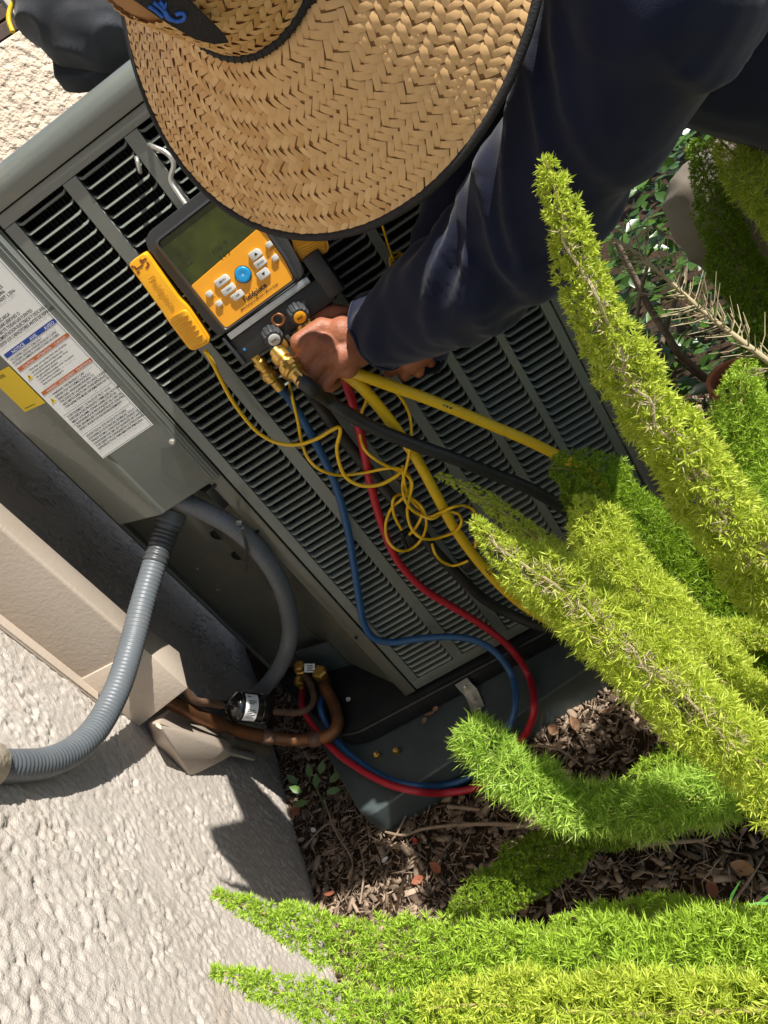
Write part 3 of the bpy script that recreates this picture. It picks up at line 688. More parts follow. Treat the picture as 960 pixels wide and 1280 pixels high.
for (px, py, up) in ((319.5, 317.5, 1), (329.5, 342, -1)):
    b_ = button(px, py, .0078, .0052, .0035 if up > 0 else 0.); x, y = gl(px, py, .0052)
    mk('arrow', [gp(x - .0026, y - .0015 * up, .0055), gp(x + .0026, y - .0015 * up, .0055), gp(x, y + .0022 * up, .0055)], [[0, 1, 2] if up > 0 else [0, 2, 1]], 'ink', b_, smooth=False)
for px, py in ((262, 367), (274, 379), (336.6, 305.4), (344, 322)):
    button(px, py, .0040, .0034); x, y = gl(px, py, .0026)
for px, py, t_ in ((267, 373, "P.ZERO"), (279, 385, "LIGHT"), (341, 311, "VACUUM"), (348, 328, "SC SH"), (334, 323, "LOCK")):
    gt(t_, px, py, .0024, sx=.9)
x, y = gl(304, 343, .002); lathe('power_button', [(.0098, 0), (.0098, .0030), (.0088, .0042), (.0070, .0046), (.004, .0042), (.001, .0040)], gp(x, y, .0016), GN, 'blue_button', plate, 24)
lathe('button_ring', [(.0102, 0), (.0108, .0008), (.0108, .0016), (.0100, .0018)], gp(x, y, .0018), GN, 'ink_soft', plate, 24)
text('print', "o", gp(x, y - .0017, .0064), GX_, GY_, .0062, 'white_ink', plate, 'CENTER', lift=.0002)
gt("Fieldpiece", 320.5, 368.5, .0102, sx=.86, w=.022)
gt("SMAN Refrigerant Manifold + Micron Gauge", 324.5, 372.5, .0042, sx=.78, w=.006)
# ribs on the left edge of the boot
for k in range(6): box('boot_rib', gp(-hw_ - .002, .028 - .013 * k, -.018), GX_ * .0022, GY_ * .002, GN * .010, 'boot', body, bev=.0008)
# silver bar and black manifold block under the display
box('silver_bar', gp(.004, -.0765, -.006), GX_ * .064, GY_ * .0045, GN * .006, 'aluminium', mg, bev=.001)
bl = box('manifold_block', gp(.008, -.099, -.022), GX_ * .075, GY_ * .018, GN * .018, 'black', mg, bev=.003)
box('side_wing', gp(-.0665, -.095, -.012), GX_ * .002, GY_ * .022, GN * .014, 'boot', bl, bev=.001)
box('side_wing', gp(.086, -.083, -.020), GX_ * .012, GY_ * .030, GN * .018, 'black', bl, bev=.003)
x, y = gl(305.5, 437, -.003); lathe('blue_dot', [(.0018, 0), (.0018, .0008), (.0008, .001)], gp(x, y, -.0042), GN, 'blue_button', bl, 10)
# valve knobs standing out from the block
def knob(px, py, label, m_ins, m_ink, r=.0135):
    x, y = gl(px, py, .006); o = gp(x, y, -.008); ax = nz(GN * .93 - GY_ * .34 + GX_ * .12)
    n_ = 12; prof = [(r * .80, 0), (r, .003), (r, .017), (r * .86, .021), (r * .62, .0215)]
    V, F = lathe_data(prof, o, ax, n_ * 4)
    V = V.copy(); c_ = o + ax * ((V - o) @ ax)[:, None]; ang = np.tile(np.arange(n_ * 4) % 4, len(prof)); f_ = np.where(ang == 0, .88, 1.0)
    V = c_ + (V - c_) * f_[:, None]
    kb = mk('knob', V, F, 'knob', mg, sharp=40)
    lathe('knob_insert', [(r * .60, 0), (r * .60, .0016), (r * .5, .0022), (.001, .0022)], o + ax * .0205, ax, m_ins, kb, 20)
    tx_ = nz(GX_ - ax * (GX_ @ ax)); text('print', label, o + ax * .0229 - np.cross(ax, tx_) * .0018, tx_, np.cross(ax, tx_), .0052, m_ink, kb, 'CENTER', lift=.0002, weight=.015)
    lathe('knob_stem', [(.005, 0), (.005, .02)], o - ax * .02, ax, 'brass', kb, 12)
knob(337, 419, "VAC", 'button', 'ink'); knob(369, 391, "REF", 'yellow_plastic', 'ink')
x, y = gl(347.5, 400.5, .0); P = np.array([gp(x + .0075 * math.cos(a), y + .0075 * math.sin(a), -.003) for a in np.linspace(0, 2 * math.pi, 25)]); tube('hanger_ring', P, .0024, 'copper', mg, 8, False)
# brass ports leaving the block downwards
def fitting(name, p, q, parent, m='brass', r=.0095):
    p, q = np.array(p), np.array(q); L_ = np.linalg.norm(q - p); ax = (q - p) / L_
    f_ = lathe(name, [(r * .62, 0), (r * .62, L_ * .12), (r * .9, L_ * .14), (r * .9, L_ * .30), (r * .7, L_ * .33), (r * .7, L_ * .40), (r * 1.02, L_ * .43), (r * 1.05, L_ * .68), (r * .86, L_ * .70), (r * .74, L_ * .74), (r * .78, L_ * .98), (r * .7, L_)], p, ax, m, parent, 18, 25)
    lathe('knurl_ring', [(r * 1.1, 0), (r * 1.16, .0008), (r * 1.16, L_ * .10), (r * 1.1, L_ * .11)], p + ax * L_ * .50, ax, m, f_, 12, 20)
    return f_
box('hex_body', gp(-.012, -.108, -.012) + GY_ * -.012, GX_ * .009, GY_ * .012, GN * .009, 'brass', mg, bev=.003)
fitting('port', at_d(344, 439, .985), at_d(381, 479, .965), mg, r=.0135)
fitting('port', gp(.030, -.107, -.016), at_d(384, 462, 1.03), mg, r=.0095)
fitting('port', gp(.038, -.112, -.012), at_d(400, 452, 1.02), mg, r=.009)
# wire hook over the louvres
hk = [at_y(246, 270, -.05), at_y(236, 260, -.046), at_y(222, 241, -.035), at_y(213, 225, -.028), at_y(217, 206, -.026), at_y(209, 192, -.022), at_y(190, 183, -.012), at_y(186, 181, .012)]
tube('hook', catmull(hk, .003), .0032, 'steel', mg, 10)
stub = [at_y(170, 197, .006), at_y(171, 199, -.006), at_y(173, 207, -.010), at_y(175, 214, -.008), at_y(175, 215, .006)]
tube('hook', catmull(stub, .002), .0028, 'steel', mg, 8)

# ================================================================== pipe clamps hung either side of the gauge
def clamp(label, p0, p1, wid, th, nrm):
    p0, p1 = np.array(p0), np.array(p1); ax = nz(p1 - p0); L_ = np.linalg.norm(p1 - p0); sx_ = nz(np.cross(nrm, ax)); n_ = nz(np.cross(ax, sx_))
    r_ = thing('pipe_clamp', label, 'pipe clamp', p0 * .5 + p1 * .5, 'yellow pipe clamps on the gauge')
    f = lambda a, b, o=0: p0 + ax * a + sx_ * b + n_ * o
    pl = roundpoly([(0, -wid * .46), (L_ * .5, -wid * .5), (L_ * .62, -wid * .56), (L_ * .97, -wid * .56), (L_, wid * .5), (L_ * .6, wid * .56), (L_ * .5, wid * .44), (0, wid * .46)], [.006, .02, .02, .008, .010, .02, .02, .006], 5)
    V, F = prism_data([f(a, b, -th) for a, b in pl], n_, th); bd = mk('grip', *bevel(V, F, .004, 4), 'yellow_plastic', r_, sharp=60)
    pl2 = roundpoly([(L_ * .6, -wid * .50), (L_ * .94, -wid * .50), (L_ * .97, wid * .40), (L_ * .6, wid * .46)], .006, 4)
    V, F = prism_data([f(a, b, -.004) for a, b in pl2], n_, .0075); mk('finger_pad', *bevel(V, F, .0026, 3), 'yellow_plastic', bd, sharp=60)
    for k in range(5):
        a = L_ * (.66 + .055 * k); box('finger_ridge', f(a, -.001, .0036), ax * .0013, sx_ * wid * .40, n_ * .0013, 'yellow_plastic', bd, bev=.0006)
    V, F = prism_data([f(a, b, -th - .012) for a, b in ((L_ * .02, -wid * .52), (L_ * .5, -wid * .44), (L_ * .5, wid * .44), (L_ * .02, wid * .48))], n_, .012); mk('jaw', *bevel(V, F, .003, 2), 'boot', r_, sharp=50)
    return r_, bd, f, ax, sx_, n_, L_
c0, c1 = at_y(170.5, 323, -.072), at_y(254, 435, -.082)
cl, bd, f, ax, sx_, n_, L_ = clamp('yellow pipe clamp left of the gauge with its wire at the bottom', c0, c1, .029, .020, (0, -1, .0))
tdir = ax if True else -ax
text('print', "Fieldpiece", f(.026, -.0035, .0003), ax, np.cross(n_, ax), .0115, 'emboss_shade', bd, lift=.0004, weight=.02)  # embossed letters, their relief shading painted as a darker yellow
for (a, b, w_, h_) in ((.006, .007, .003, .0012), (.006, .003, .0012, .003), (.010, -.004, .005, .0010), (.008, -.008, .0010, .0022), (.012, .008, .0012, .0018), (.014, -.0085, .0018, .001), (.005, -.010, .0014, .0012), (.0145, .0045, .0022, .0009)):
    box('print_mark', f(a, b, .0002), ax * h_, sx_ * w_, n_ * .0003, 'yellow_dark', bd, bev=0)
c2, c3 = at_y(372, 268, -.045), at_y(396, 322, -.060)
clamp('yellow pipe clamp behind the hat brim at the right of the gauge', c2, c3, .040, .024, (0.1, -1, .15))

# ================================================================== hoses
def hose(label, cat, pts, r, m, group, fit=None, seg=12):
    P = catmull(pts, .006); T_ = thing('hose', label, cat, pts[len(pts) // 2], group)
    tube('tubing', P, r, m, T_, seg)
    if m == 'yellow_hose':
        T0, N0, B0 = frames(P)
        for i in list(range(24, len(P) - 4, 46)):
            for k in range(5):
                j = i + (k // 2) * 1; c_ = P[j]; vw = nz(CAM - c_ - T0[j] * ((CAM - c_) @ T0[j])); sd = np.cross(T0[j], vw); q_ = c_ + T0[j] * .0042 * (k % 2) + vw * (r + .0002)
                mk('print_mark', [q_ - T0[j] * .0013 - sd * .0016, q_ + T0[j] * .0013 - sd * .0016, q_ + T0[j] * .0010 + sd * .0012, q_ - T0[j] * .0012 + sd * .0012], [[0, 1, 2, 3]], 'ink_soft', T_, smooth=False)
    for (p, q, rr) in (fit or []): fitting('fitting', p, q, T_, r=rr)
    return T_
Yp = at_y
GH = 'refrigerant hoses on the gauge'
b0 = at_d(318, 445, 1.02); b1 = at_d(351, 486, 1.055)
blue = [b1 * .9 + b0 * .1, b1, Yp(361, 497, -.050), Yp(373, 516, -.040), Yp(398, 560, -.028), Yp(419, 605, -.022), Yp(433, 655, -.018), Yp(442, 705, -.016), Yp(449, 750, -.016), Yp(455, 780, -.018), Yp(468, 798, -.020), Yp(490, 803, -.022), Yp(520, 799, -.026), Yp(560, 796, -.034), Yp(595, 801, -.046), Yp(622, 818, -.062), Yp(640, 845, -.085), at_z(645, 875, .12), at_z(640, 900, .105), at_z(628, 922, .07),
        at_z(610, 950, .035), at_z(585, 972, .025), at_z(555, 982, .035), at_z(520, 982, .085), at_z(485, 974, .088), at_z(450, 953, .092), at_z(424, 930, .10), at_z(408, 905, .115), at_z(400, 882, .135), sv2 + np.array((-.012, -.02, -.028))]
hose('blue hose looping down over the louvres to the valves', 'hose', blue, .0064, 'blue_hose', GH, [(b0, b1, .010), (sv2 + np.array((-.009, -.012, -.012)), sv2 + np.array((-.013, -.022, -.034)), .007)])
red = [at_d(425, 455, 1.06), Yp(433, 480, -.065), Yp(441, 505, -.055), Yp(452, 550, -.040), Yp(462, 600, -.030), Yp(474, 645, -.024), Yp(490, 688, -.020), Yp(508, 715, -.018), Yp(535, 740, -.018), Yp(575, 764, -.022), Yp(612, 788, -.032), Yp(642, 815, -.048), Yp(662, 848, -.072), at_z(668, 882, .12), at_z(662, 908, .08), at_z(648, 930, .035), at_z(625, 962, .015), at_z(595, 984, .02),
       at_z(555, 991, .035), at_z(520, 989, .085), at_z(485, 980, .095), at_z(450, 962, .098), at_z(420, 940, .105), at_z(395, 912, .12), at_z(378, 885, .14), sv + np.array((-.022, -.018, -.034))]
hose('red hose looping down over the louvres to the valves', 'hose', red, .0066, 'red_hose', GH, [(sv + np.array((-.016, -.010, -.012)), sv + np.array((-.022, -.018, -.036)), .007)])
yh = [at_d(430, 462, 1.05), Yp(455, 470, -.085), Yp(490, 483, -.075), Yp(530, 497, -.068), Yp(575, 515, -.064), Yp(620, 534, -.06), Yp(660, 551, -.06), Yp(700, 571, -.06), Yp(740, 595, -.06), Yp(780, 640, -.06), at_z(800, 720, .1), at_z(850, 740, .03)]
hose('upper thick yellow hose running right behind the fern', 'hose', yh, .0082, 'yellow_hose', GH)
yh = [at_d(425, 462, 1.06), Yp(450, 482, -.075), Yp(470, 504, -.068), Yp(495, 536, -.06), Yp(520, 572, -.055), Yp(545, 618, -.05), Yp(568, 660, -.048), Yp(600, 704, -.05), Yp(636, 742, -.055), Yp(672, 768, -.06), Yp(720, 790, -.07), at_z(770, 800, .1)]
hose('lower thick yellow hose sloping steeply under the black hose', 'hose', yh, .0084, 'yellow_hose', GH)
kh = [at_d(377, 475, .966), at_d(390, 486, .968), Yp(405, 496, -.095), Yp(430, 514, -.090), Yp(470, 536, -.085), Yp(520, 556, -.08), Yp(570, 574, -.076), Yp(615, 592, -.07), Yp(660, 610, -.07), Yp(710, 640, -.07), Yp(760, 690, -.07), at_z(790, 760, .06)]
hose('thick black hose crossing over the red and yellow hoses', 'hose', kh, .0098, 'black', GH)
kh = [at_d(383, 462, 1.03), at_d(384, 482, 1.055), Yp(395, 500, -.045), Yp(420, 536, -.034), Yp(450, 574, -.028), Yp(490, 622, -.025), Yp(525, 664, -.025), Yp(545, 690, -.025), Yp(570, 716, -.025), Yp(600, 745, -.026), Yp(630, 764, -.03), Yp(672, 782, -.05), Yp(720, 796, -.07), at_z(760, 810, .1)]
hose('black hose lying flat on the louvres under the red hose', 'hose', kh, .0092, 'black', GH)

# thin clamp wires tangled below the hand
WG = 'thin yellow clamp wires'
def wire(label, pts, d0=-.046, r=.0024, dd=None):
    n = len(pts); P = [Yp(x, y, (dd[i] if dd else d0 - .012 * math.sin(i * 1.7))) for i, (x, y) in enumerate(pts)]
    w_ = tube('clamp_wire', catmull(P, .003), r, 'wire', None, 8)
    return tag(w_, label, 'wire', WG)
wire('bright yellow wire hanging from the left clamp and looping up', [(256, 438), (265, 452), (275, 472), (288, 497), (304, 520), (322, 540), (345, 553), (370, 556), (395, 549), (414, 538), (424, 534), (425, 542), (421, 560), (425, 582), (434, 598), (452, 607), (474, 606), (494, 596), (503, 588)], r=.0029, dd=[-.08, -.075, -.06, -.05, -.044, -.04, -.04, -.044, -.05, -.055, -.055, -.055, -.055, -.055, -.055, -.055, -.055, -.055, -.05])
wire('yellow wire dropping behind the blue hose then curling into a knot', [(362, 480), (366, 500), (372, 525), (377, 552), (386, 574), (402, 588), (425, 594), (455, 591), (480, 586), (500, 586), (512, 596), (512, 612), (502, 624), (489, 636), (482, 656), (485, 676), (498, 688), (514, 686), (528, 672), (533, 652), (527, 634), (513, 622), (500, 618), (491, 626), (493, 645), (502, 662)])
wire('yellow wire looping left of the yellow hoses into the tangle', [(462, 478), (458, 500), (451, 520), (450, 542), (456, 562), (472, 576), (492, 586), (506, 592), (515, 604), (512, 622), (509, 640), (514, 660), (526, 672), (540, 674), (556, 670), (570, 664), (577, 652), (572, 642), (556, 640), (542, 648), (530, 646), (520, 640)], d0=-.058)
wire('yellow wire arching right of the yellow hoses and down into the tangle', [(470, 474), (488, 484), (503, 500), (512, 520), (514, 545), (511, 570), (505, 595), (503, 608), (506, 624), (516, 638), (534, 646), (552, 640), (566, 634), (580, 632), (592, 638), (597, 652), (594, 684)], d0=-.062)
wire('short yellow wire end hooked below the tangle', [(540, 680), (544, 692), (553, 702), (566, 707), (578, 704), (585, 701)])
wire('yellow wire loop crossing the middle of the tangle', [(503, 582), (505, 600), (510, 618), (520, 632), (528, 640), (522, 656), (512, 668)])
wire('thin yellow wire hanging from the right clamp', [(474, 268), (479, 285), (486, 308), (492, 325)], r=.0016)
wl = thing('wire_bundle', 'small tied bundle of thin yellow wire above the wrist', 'wire bundle', Yp(497, 338, -.03), WG)
for k in range(4):
    a = .8 + .25 * k; P = [Yp(497 + a * (4 * math.sin(t) + 3 * math.sin(2 * t + k)), 337 + 17 * math.cos(t) * a * .8, -.03 - .008 * math.sin(t + k)) for t in np.linspace(0, 2 * math.pi, 15)]
    tube('loop', catmull(P, .002), .0017, 'wire', wl, 6, False)
tube('tie', catmull([Yp(492, 328, -.04), Yp(497, 331, -.044), Yp(503, 327, -.04)], .002), .002, 'black', wl, 6)
tube('tail', catmull([Yp(494, 345, -.03), Yp(488, 356, -.028), Yp(484, 362, -.028)], .002), .0017, 'wire', wl, 6)
# the little black clip and strap in the tangle
ck = thing('wire_clip', 'small black plastic clip lying in the yellow wire tangle', 'clip', Yp(510, 678, -.02))
box('clip_body', Yp(511, 676, -.024), (.010, 0, .004), (0, .005, 0), (-.003, 0, .012), 'black', ck, bev=.003)
box('clip_body', Yp(588, 703, -.026), (.014, 0, .003), (0, .006, 0), (-.002, 0, .010), 'black', ck, bev=.003)
tube('strap', catmull([Yp(502, 665, -.03), Yp(506, 680, -.03), Yp(514, 690, -.026), Yp(524, 684, -.024)], .003), .003, 'black', ck, 6)

# ================================================================== electrical conduits
def ribbed(pts, r, pitch=.0068, amp=.0008):
    P = catmull(pts, .0014); s = np.concatenate([[0], np.cumsum(np.linalg.norm(np.diff(P, axis=0), axis=1))])
    ph = (s / pitch) % 1; rr = r + amp * (np.where(ph < .7, np.sin(ph / .7 * np.pi) ** .5, 0) - .6)
    return P, rr
cpts = [at_z(218, 636, .725), at_d(213, 650, 1.29), at_d(205, 672, 1.285), at_d(193, 705, 1.265), at_d(178, 755, 1.235), at_d(165, 805, 1.20), at_d(148, 858, 1.15), at_d(124, 905, 1.095), at_d(95, 936, 1.035), at_d(60, 953, .975), at_d(25, 957, .925), at_d(0, 957, .895), at_d(-40, 954, .85)]
cd = thing('conduit', 'grey ribbed conduit curving from the control box across the beige cover into the wall', 'conduit', at_d(124, 905, 1.095), 'grey flexible conduits')
P, rr = ribbed(cpts[3:], .0194); tube('corrugated_tube', P, rr, 'conduit', cd, 22, sharp=None)
P, rr = ribbed(cpts[1:4], .0205, .009, .0014); tube('connector_sleeve', P, rr, 'conduit_dark', cd, 20, sharp=None)
dcn = nz(cpts[2] - cpts[1]); lathe('connector_nut', [(.018, -.016), (.0235, -.014), (.0235, .004), (.0215, .006), (.0215, .010), (.024, .0105), (.024, .0125), (.019, .013)], cpts[1], dcn, 'conduit', cd, 14, 30)
we = cpts[-2]; wd = nz(cpts[-1] - cpts[-3]); lathe('wall_collar', [(.022, -.012), (.0255, -.008), (.027, .03), (.033, .06), (.036, .10)], we + wd * .020, wd, 'collar', cd, 20, 40)
cp2 = [at_c(214, 618, .035), at_c(236, 630, .034), at_c(262, 642, .032), at_c(290, 658, .030), at_c(318, 682, .028), at_c(342, 714, .028), at_c(357, 748, .030), at_c(363, 782, .035), at_d(360, 808, 1.47), at_d(350, 833, 1.52), at_d(336, 853, 1.56), at_d(318, 872, 1.61), at_d(295, 886, 1.63), at_d(268, 884, 1.56), at_d(240, 878, 1.46), wall(.125, .475, .075), wall(.12, .52, .07)]
cd2 = thing('conduit', 'grey ribbed conduit arching from behind the control box past the service panel to the pipes', 'conduit', cp2[7], 'grey flexible conduits')
P, rr = ribbed(cp2, .0158, .006, .0005); tube('corrugated_tube', P, rr, 'conduit', cd2, 22, sharp=None)
# cable tie with loose tail
zt = thing('cable_tie', 'black cable tie holding the conduit with its tail hanging down', 'cable tie', at_c(309, 690, .03))
P = [at_c(292, 652, .005), at_c(300, 655, .045), at_c(305, 668, .054), at_c(308, 680, .052), at_c(309, 695, .050), at_c(308, 715, .048)]
P = catmull(P, .004); wv = M[:, 0] * .0028; V = np.concatenate([[p - wv, p + wv] for p in P]); k = len(P); V = np.concatenate([V, V - M[:, 2] * .0012])
F = []
for i in range(k - 1):
    a = 2 * i; F += [[a, a + 1, a + 3, a + 2], [2 * k + a + 2, 2 * k + a + 3, 2 * k + a + 1, 2 * k + a], [a, a + 2, 2 * k + a + 2, 2 * k + a], [a + 3, a + 1, 2 * k + a + 1, 2 * k + a + 3]]
mk('tail', V, F, 'black', zt, smooth=False)
box('lock_head', at_c(299, 654, .048), M[:, 0] * .005, M[:, 1] * .004, M[:, 2] * .004, 'black', zt, bev=.001)

# ================================================================== refrigerant pipes and filter drier
c_in = at_w(205, 868, .065); ca = at_w(217, 882, .062)
big = [wall(.112, .53, .055), wall(.112, .455, .055), at_d(245, 893, 1.40), at_d(275, 905, 1.46), at_d(305, 915, 1.50), at_d(335, 921, 1.53), at_d(365, 925, 1.54), at_d(395, 924, 1.535), at_d(413, 918, 1.53), at_d(422, 905, 1.545), at_d(420, 888, 1.57), at_d(413, 872, 1.60), at_d(406, 858, 1.625), sv2 + np.array((0, 0, -.015))]
cpn = thing('suction_pipe', 'thick copper pipe from the line cover bending up to the service valve', 'pipe', big[5])
tube('pipe', catmull(big, .004), .0128, 'copper', cpn, 16)
for i in (5, 7): 
    d_ = nz(big[i + 1] - big[i - 1]); lathe('brazed_joint', [(.0128, -.014), (.0148, -.012), (.0155, -.002), (.0148, .010), (.0128, .013)], big[i], d_, 'copper_old', cpn, 16, 60)
lq = [wall(.13, .54, .09), wall(.13, .475, .09), at_d(240, 873, 1.37), at_d(262, 879, 1.42), at_d(285, 883, 1.47)]
lp_ = thing('liquid_pipe', 'thin oxidised copper pipe joined to the black filter drier', 'pipe', lq[2])
tube('pipe', catmull(lq, .004), .0072, 'copper_old', lp_, 12)
l2 = [at_d(335, 888, 1.50), at_d(352, 890, 1.52), at_d(370, 891, 1.54), at_d(385, 886, 1.555), at_d(392, 874, 1.575), at_d(389, 858, 1.61), at_d(383, 846, 1.64), sv + np.array((0, 0, -.015))]
tube('pipe', catmull(l2, .004), .0068, 'copper_old', lp_, 12)
d0, d1 = at_d(276, 881, 1.455), at_d(340, 888, 1.51); dx_ = nz(d1 - d0); DL = np.linalg.norm(d1 - d0)
dr = thing('filter_drier', 'black cylindrical filter drier with a white label between copper pipes', 'filter drier', d0 * .5 + d1 * .5)
R_ = .0285
lathe('shell', [(.0085, 0), (.0095, DL * .10), (.016, DL * .15), (R_ * .9, DL * .24), (R_, DL * .30), (R_, DL * .72), (R_ * .96, DL * .725), (R_ * .96, DL * .735), (R_, DL * .74), (R_, DL * .84), (R_ * .8, DL * .91), (.012, DL * .95), (.0095, DL)], d0, dx_, 'black_gloss', dr, 28, 40)
lathe('seam_ring', [(R_ + .0002, 0), (R_ + .0016, .0012), (R_ + .0016, .003), (R_ + .0002, .0042)], d0 + dx_ * DL * .72, dx_, 'black_gloss', dr, 28, 40)
lathe('seam_ring', [(R_ + .0002, 0), (R_ + .0016, .0012), (R_ + .0016, .003), (R_ + .0002, .0042)], d0 + dx_ * DL * .30, dx_, 'black_gloss', dr, 28, 40)
tcam = nz((CAM - d0) - dx_ * ((CAM - d0) @ dx_)); tsd = np.cross(dx_, tcam); V = []; na = 14
for a in np.linspace(-1.05, .95, na):
    for q in (.36, .60): V.append(d0 + dx_ * DL * q + (tcam * math.cos(a) + tsd * math.sin(a)) * (R_ + .0006))
dl = mk('drier_label', V, [[2 * i, 2 * i + 1, 2 * i + 3, 2 * i + 2] for i in range(na - 1)], 'paper', dr)
for a, q0_, q1_ in ((-.85, .40, .47), (-.78, .40, .47), (-.5, .42, .56), (-.4, .42, .56), (-.3, .42, .52), (.1, .4, .55), (.2, .4, .57), (.3, .4, .5), (.42, .4, .56), (.54, .4, .53), (.66, .4, .56)):
    V = [d0 + dx_ * DL * q + (tcam * math.cos(a + b) + tsd * math.sin(a + b)) * (R_ + .0010) for b in (0, .045) for q in (q0_, q1_)]
    mk('print_line', V, [[0, 1, 3, 2]], 'ink', dl, smooth=False)

# ================================================================== straw hat
HK = 1.0
HC = at_d(299.26, -71.0, .593 * HK); HA = nz((-.419, -.791, .446)); HSL, HRC, HR = .585, .0754 * HK, .215 * HK
he1 = nz(np.cross((0, 1, 0), HA)); he2 = np.cross(HA, he1)
hat = thing('straw_hat', 'wide brimmed woven straw hat on the head of the bending technician', 'hat', HC)
def brim_p(phi, r, h=0.):
    phi, r = np.asarray(phi, float), np.asarray(r, float)
    rad = np.cos(phi)[..., None] * he1 + np.sin(phi)[..., None] * he2
    wav = .004 * np.sin(2 * phi + .6) * ((r - HRC) / (HR - HRC))
    n = (HA + HSL * rad); n /= np.linalg.norm(n, axis=-1)[..., None]
    return HC + rad * r[..., None] + HA * (-HSL * (r - HRC) + wav)[..., None] + n * np.asarray(h)[..., None]
def crown_p(phi, s, h=0.):
    phi, s = np.asarray(phi, float), np.asarray(s, float)
    rad = np.cos(phi)[..., None] * he1 + np.sin(phi)[..., None] * he2
    return HC + rad * (HRC * (1 - 1.1 * s) + np.asarray(h))[..., None] + HA * s[..., None]
# shells that carry the weave
ph = np.linspace(0, 2 * np.pi, 97)[:-1]; rs = np.linspace(HRC - .004, HR, 12)
PH, RS = np.meshgrid(ph, rs); top = brim_p(PH, RS, -.0012 * np.ones_like(RS)).reshape(-1, 3); bot = brim_p(PH, RS, -.0032 * np.ones_like(RS)).reshape(-1, 3)
n_ = len(ph); F = []
for i in range(len(rs) - 1):
    for j in range(n_):
        a, b = i * n_ + j, i * n_ + (j + 1) % n_; F.append([a, a + n_, b + n_, b]); q = len(top); F.append([q + a, q + b, q + b + n_, q + a + n_])
q = len(top); l0 = (len(rs) - 1) * n_
for j in range(n_): a, b = l0 + j, l0 + (j + 1) % n_; F.append([a, q + a, q + b, b])
brim = mk('brim', np.concatenate([top, bot]), F, 'weave_gap_shade', hat)
ss = np.array([0, .03, .06, .085, .1, .108, .112]); rr_ = [HRC * (1 - 1.1 * s) for s in ss]; rr_[-3] *= .95; rr_[-2] *= .8; rr_[-1] *= .45
V, F = lathe_data([(r - .001, s) for r, s in zip(rr_, ss)], HC, HA, 64); crown = mk('crown', V, F, 'weave_gap_shade', hat)
uu = np.linspace(-.5, .5, 4); vv = np.array([-.5, 0, .5]); UU, VV = np.meshgrid(uu, vv, indexing='ij')
GF = [[i * 3 + j, i * 3 + j + 1, (i + 1) * 3 + j + 1, (i + 1) * 3 + j] for i in range(3) for j in range(2)]
def straw_grid(posf, c0, c1, scale1, L, w, b, lift):
    u, v = UU * L, VV * w; a0 = u * math.cos(b) - v * math.sin(b); a1 = u * math.sin(b) + v * math.cos(b)
    h = lift + .0005 * (1 - (2 * VV) ** 2) + .0007 * (1 - (2 * UU) ** 2) - .0008 * (np.abs(UU) > .4)
    return posf(c1 + a1 / scale1, c0 + a0, h).reshape(-1, 3)
straws = []
hb, sw = .0092, .0054
nb = int(round((HR - HRC) / hb)); hb = (HR - HRC - .001) / nb
for i in range(nb):
    r0 = HRC + .002 + (i + .5) * hb; b = (.80 if i % 2 else -.80); n_ = int(2 * np.pi * r0 / (sw / math.cos(b)))
    for j in range(n_):
        w_ = sw * RNG.uniform(.95, 1.12); straws.append((straw_grid(brim_p, r0 + RNG.normal(0, .0003), 2 * np.pi * (j + RNG.uniform(-.12, .12)) / n_, r0, hb / math.cos(b) * RNG.uniform(.98, 1.12), w_, b + RNG.normal(0, .05), RNG.uniform(-.0003, .0006)), brim))
for i in range(10):
    s0 = .004 + (i + .5) * hb; b = (.80 if i % 2 else -.80); n_ = int(2 * np.pi * HRC / (sw / math.cos(b)))
    for j in range(n_):
        straws.append((straw_grid(crown_p, s0, 2 * np.pi * (j + RNG.uniform(-.12, .12)) / n_, HRC, hb / math.cos(b) * RNG.uniform(.98, 1.1), sw * RNG.uniform(.95, 1.12), b + RNG.normal(0, .05), RNG.uniform(-.0003, .0005)), crown))
def pix(P):
    q = (np.asarray(P) - CAM) @ M; return 480 + FPX * q[..., 0] / q[..., 2], 640 + FPX * q[..., 1] / q[..., 2], q[..., 2]
def vis_size(V, own):
    x, y, z = pix(V); c = V.mean(0)
    if not (0 < x.mean() < 960 and 0 < y.mean() < 1280): return 0
    a = np.cross(V[9] - V[0], V[2] - V[0]); return abs(a @ nz(c - CAM)) / z.mean() ** 2
sz = np.array([vis_size(V, o) for V, o in straws]); order = np.argsort(-sz); single = set(order[:300].tolist())
rb, rc_ = MB(), MB()
for i, (V, o) in enumerate(straws):
    if i in single: mk('straw', V, GF, 'straw', o)
    else: (rb if o is brim else rc_).add(V, GF)
for mbx, o in ((rb, brim), (rc_, crown)):
    w_ = mbx.build('straw_weave', 'straw', o); w_['kind'] = 'stuff'
# bound edge, cord and patch
P = brim_p(np.linspace(0, 2 * np.pi, 145), np.full(145, HR), np.full(145, -.0006)); tube('edge_binding', P, .0044, 'band', hat, 8, False)
P = crown_p(np.linspace(0, 2 * np.pi, 97), np.full(97, .0035), np.full(97, .0016)); cb_ = tube('hat_cord', P, .0034, 'band', hat, 8, False)
th = np.linspace(0, 2 * np.pi * 70, 70 * 8); P = crown_p(th / 70, .0035 + .0030 * np.sin(th), .0016 + .0034 * np.cos(th)); tube('cord_twist', P, .0010, 'band', cb_, 5, False)
def cyl_hit(px, py, R0):
    v = ray(px, py); o = CAM - HC; a = v - HA * (v @ HA); b = o - HA * (o @ HA)
    A_, B_, C_ = a @ a, 2 * a @ b, b @ b - R0 * R0; D = B_ * B_ - 4 * A_ * C_
    return CAM + v * (-B_ - math.sqrt(max(D, 0))) / (2 * A_)
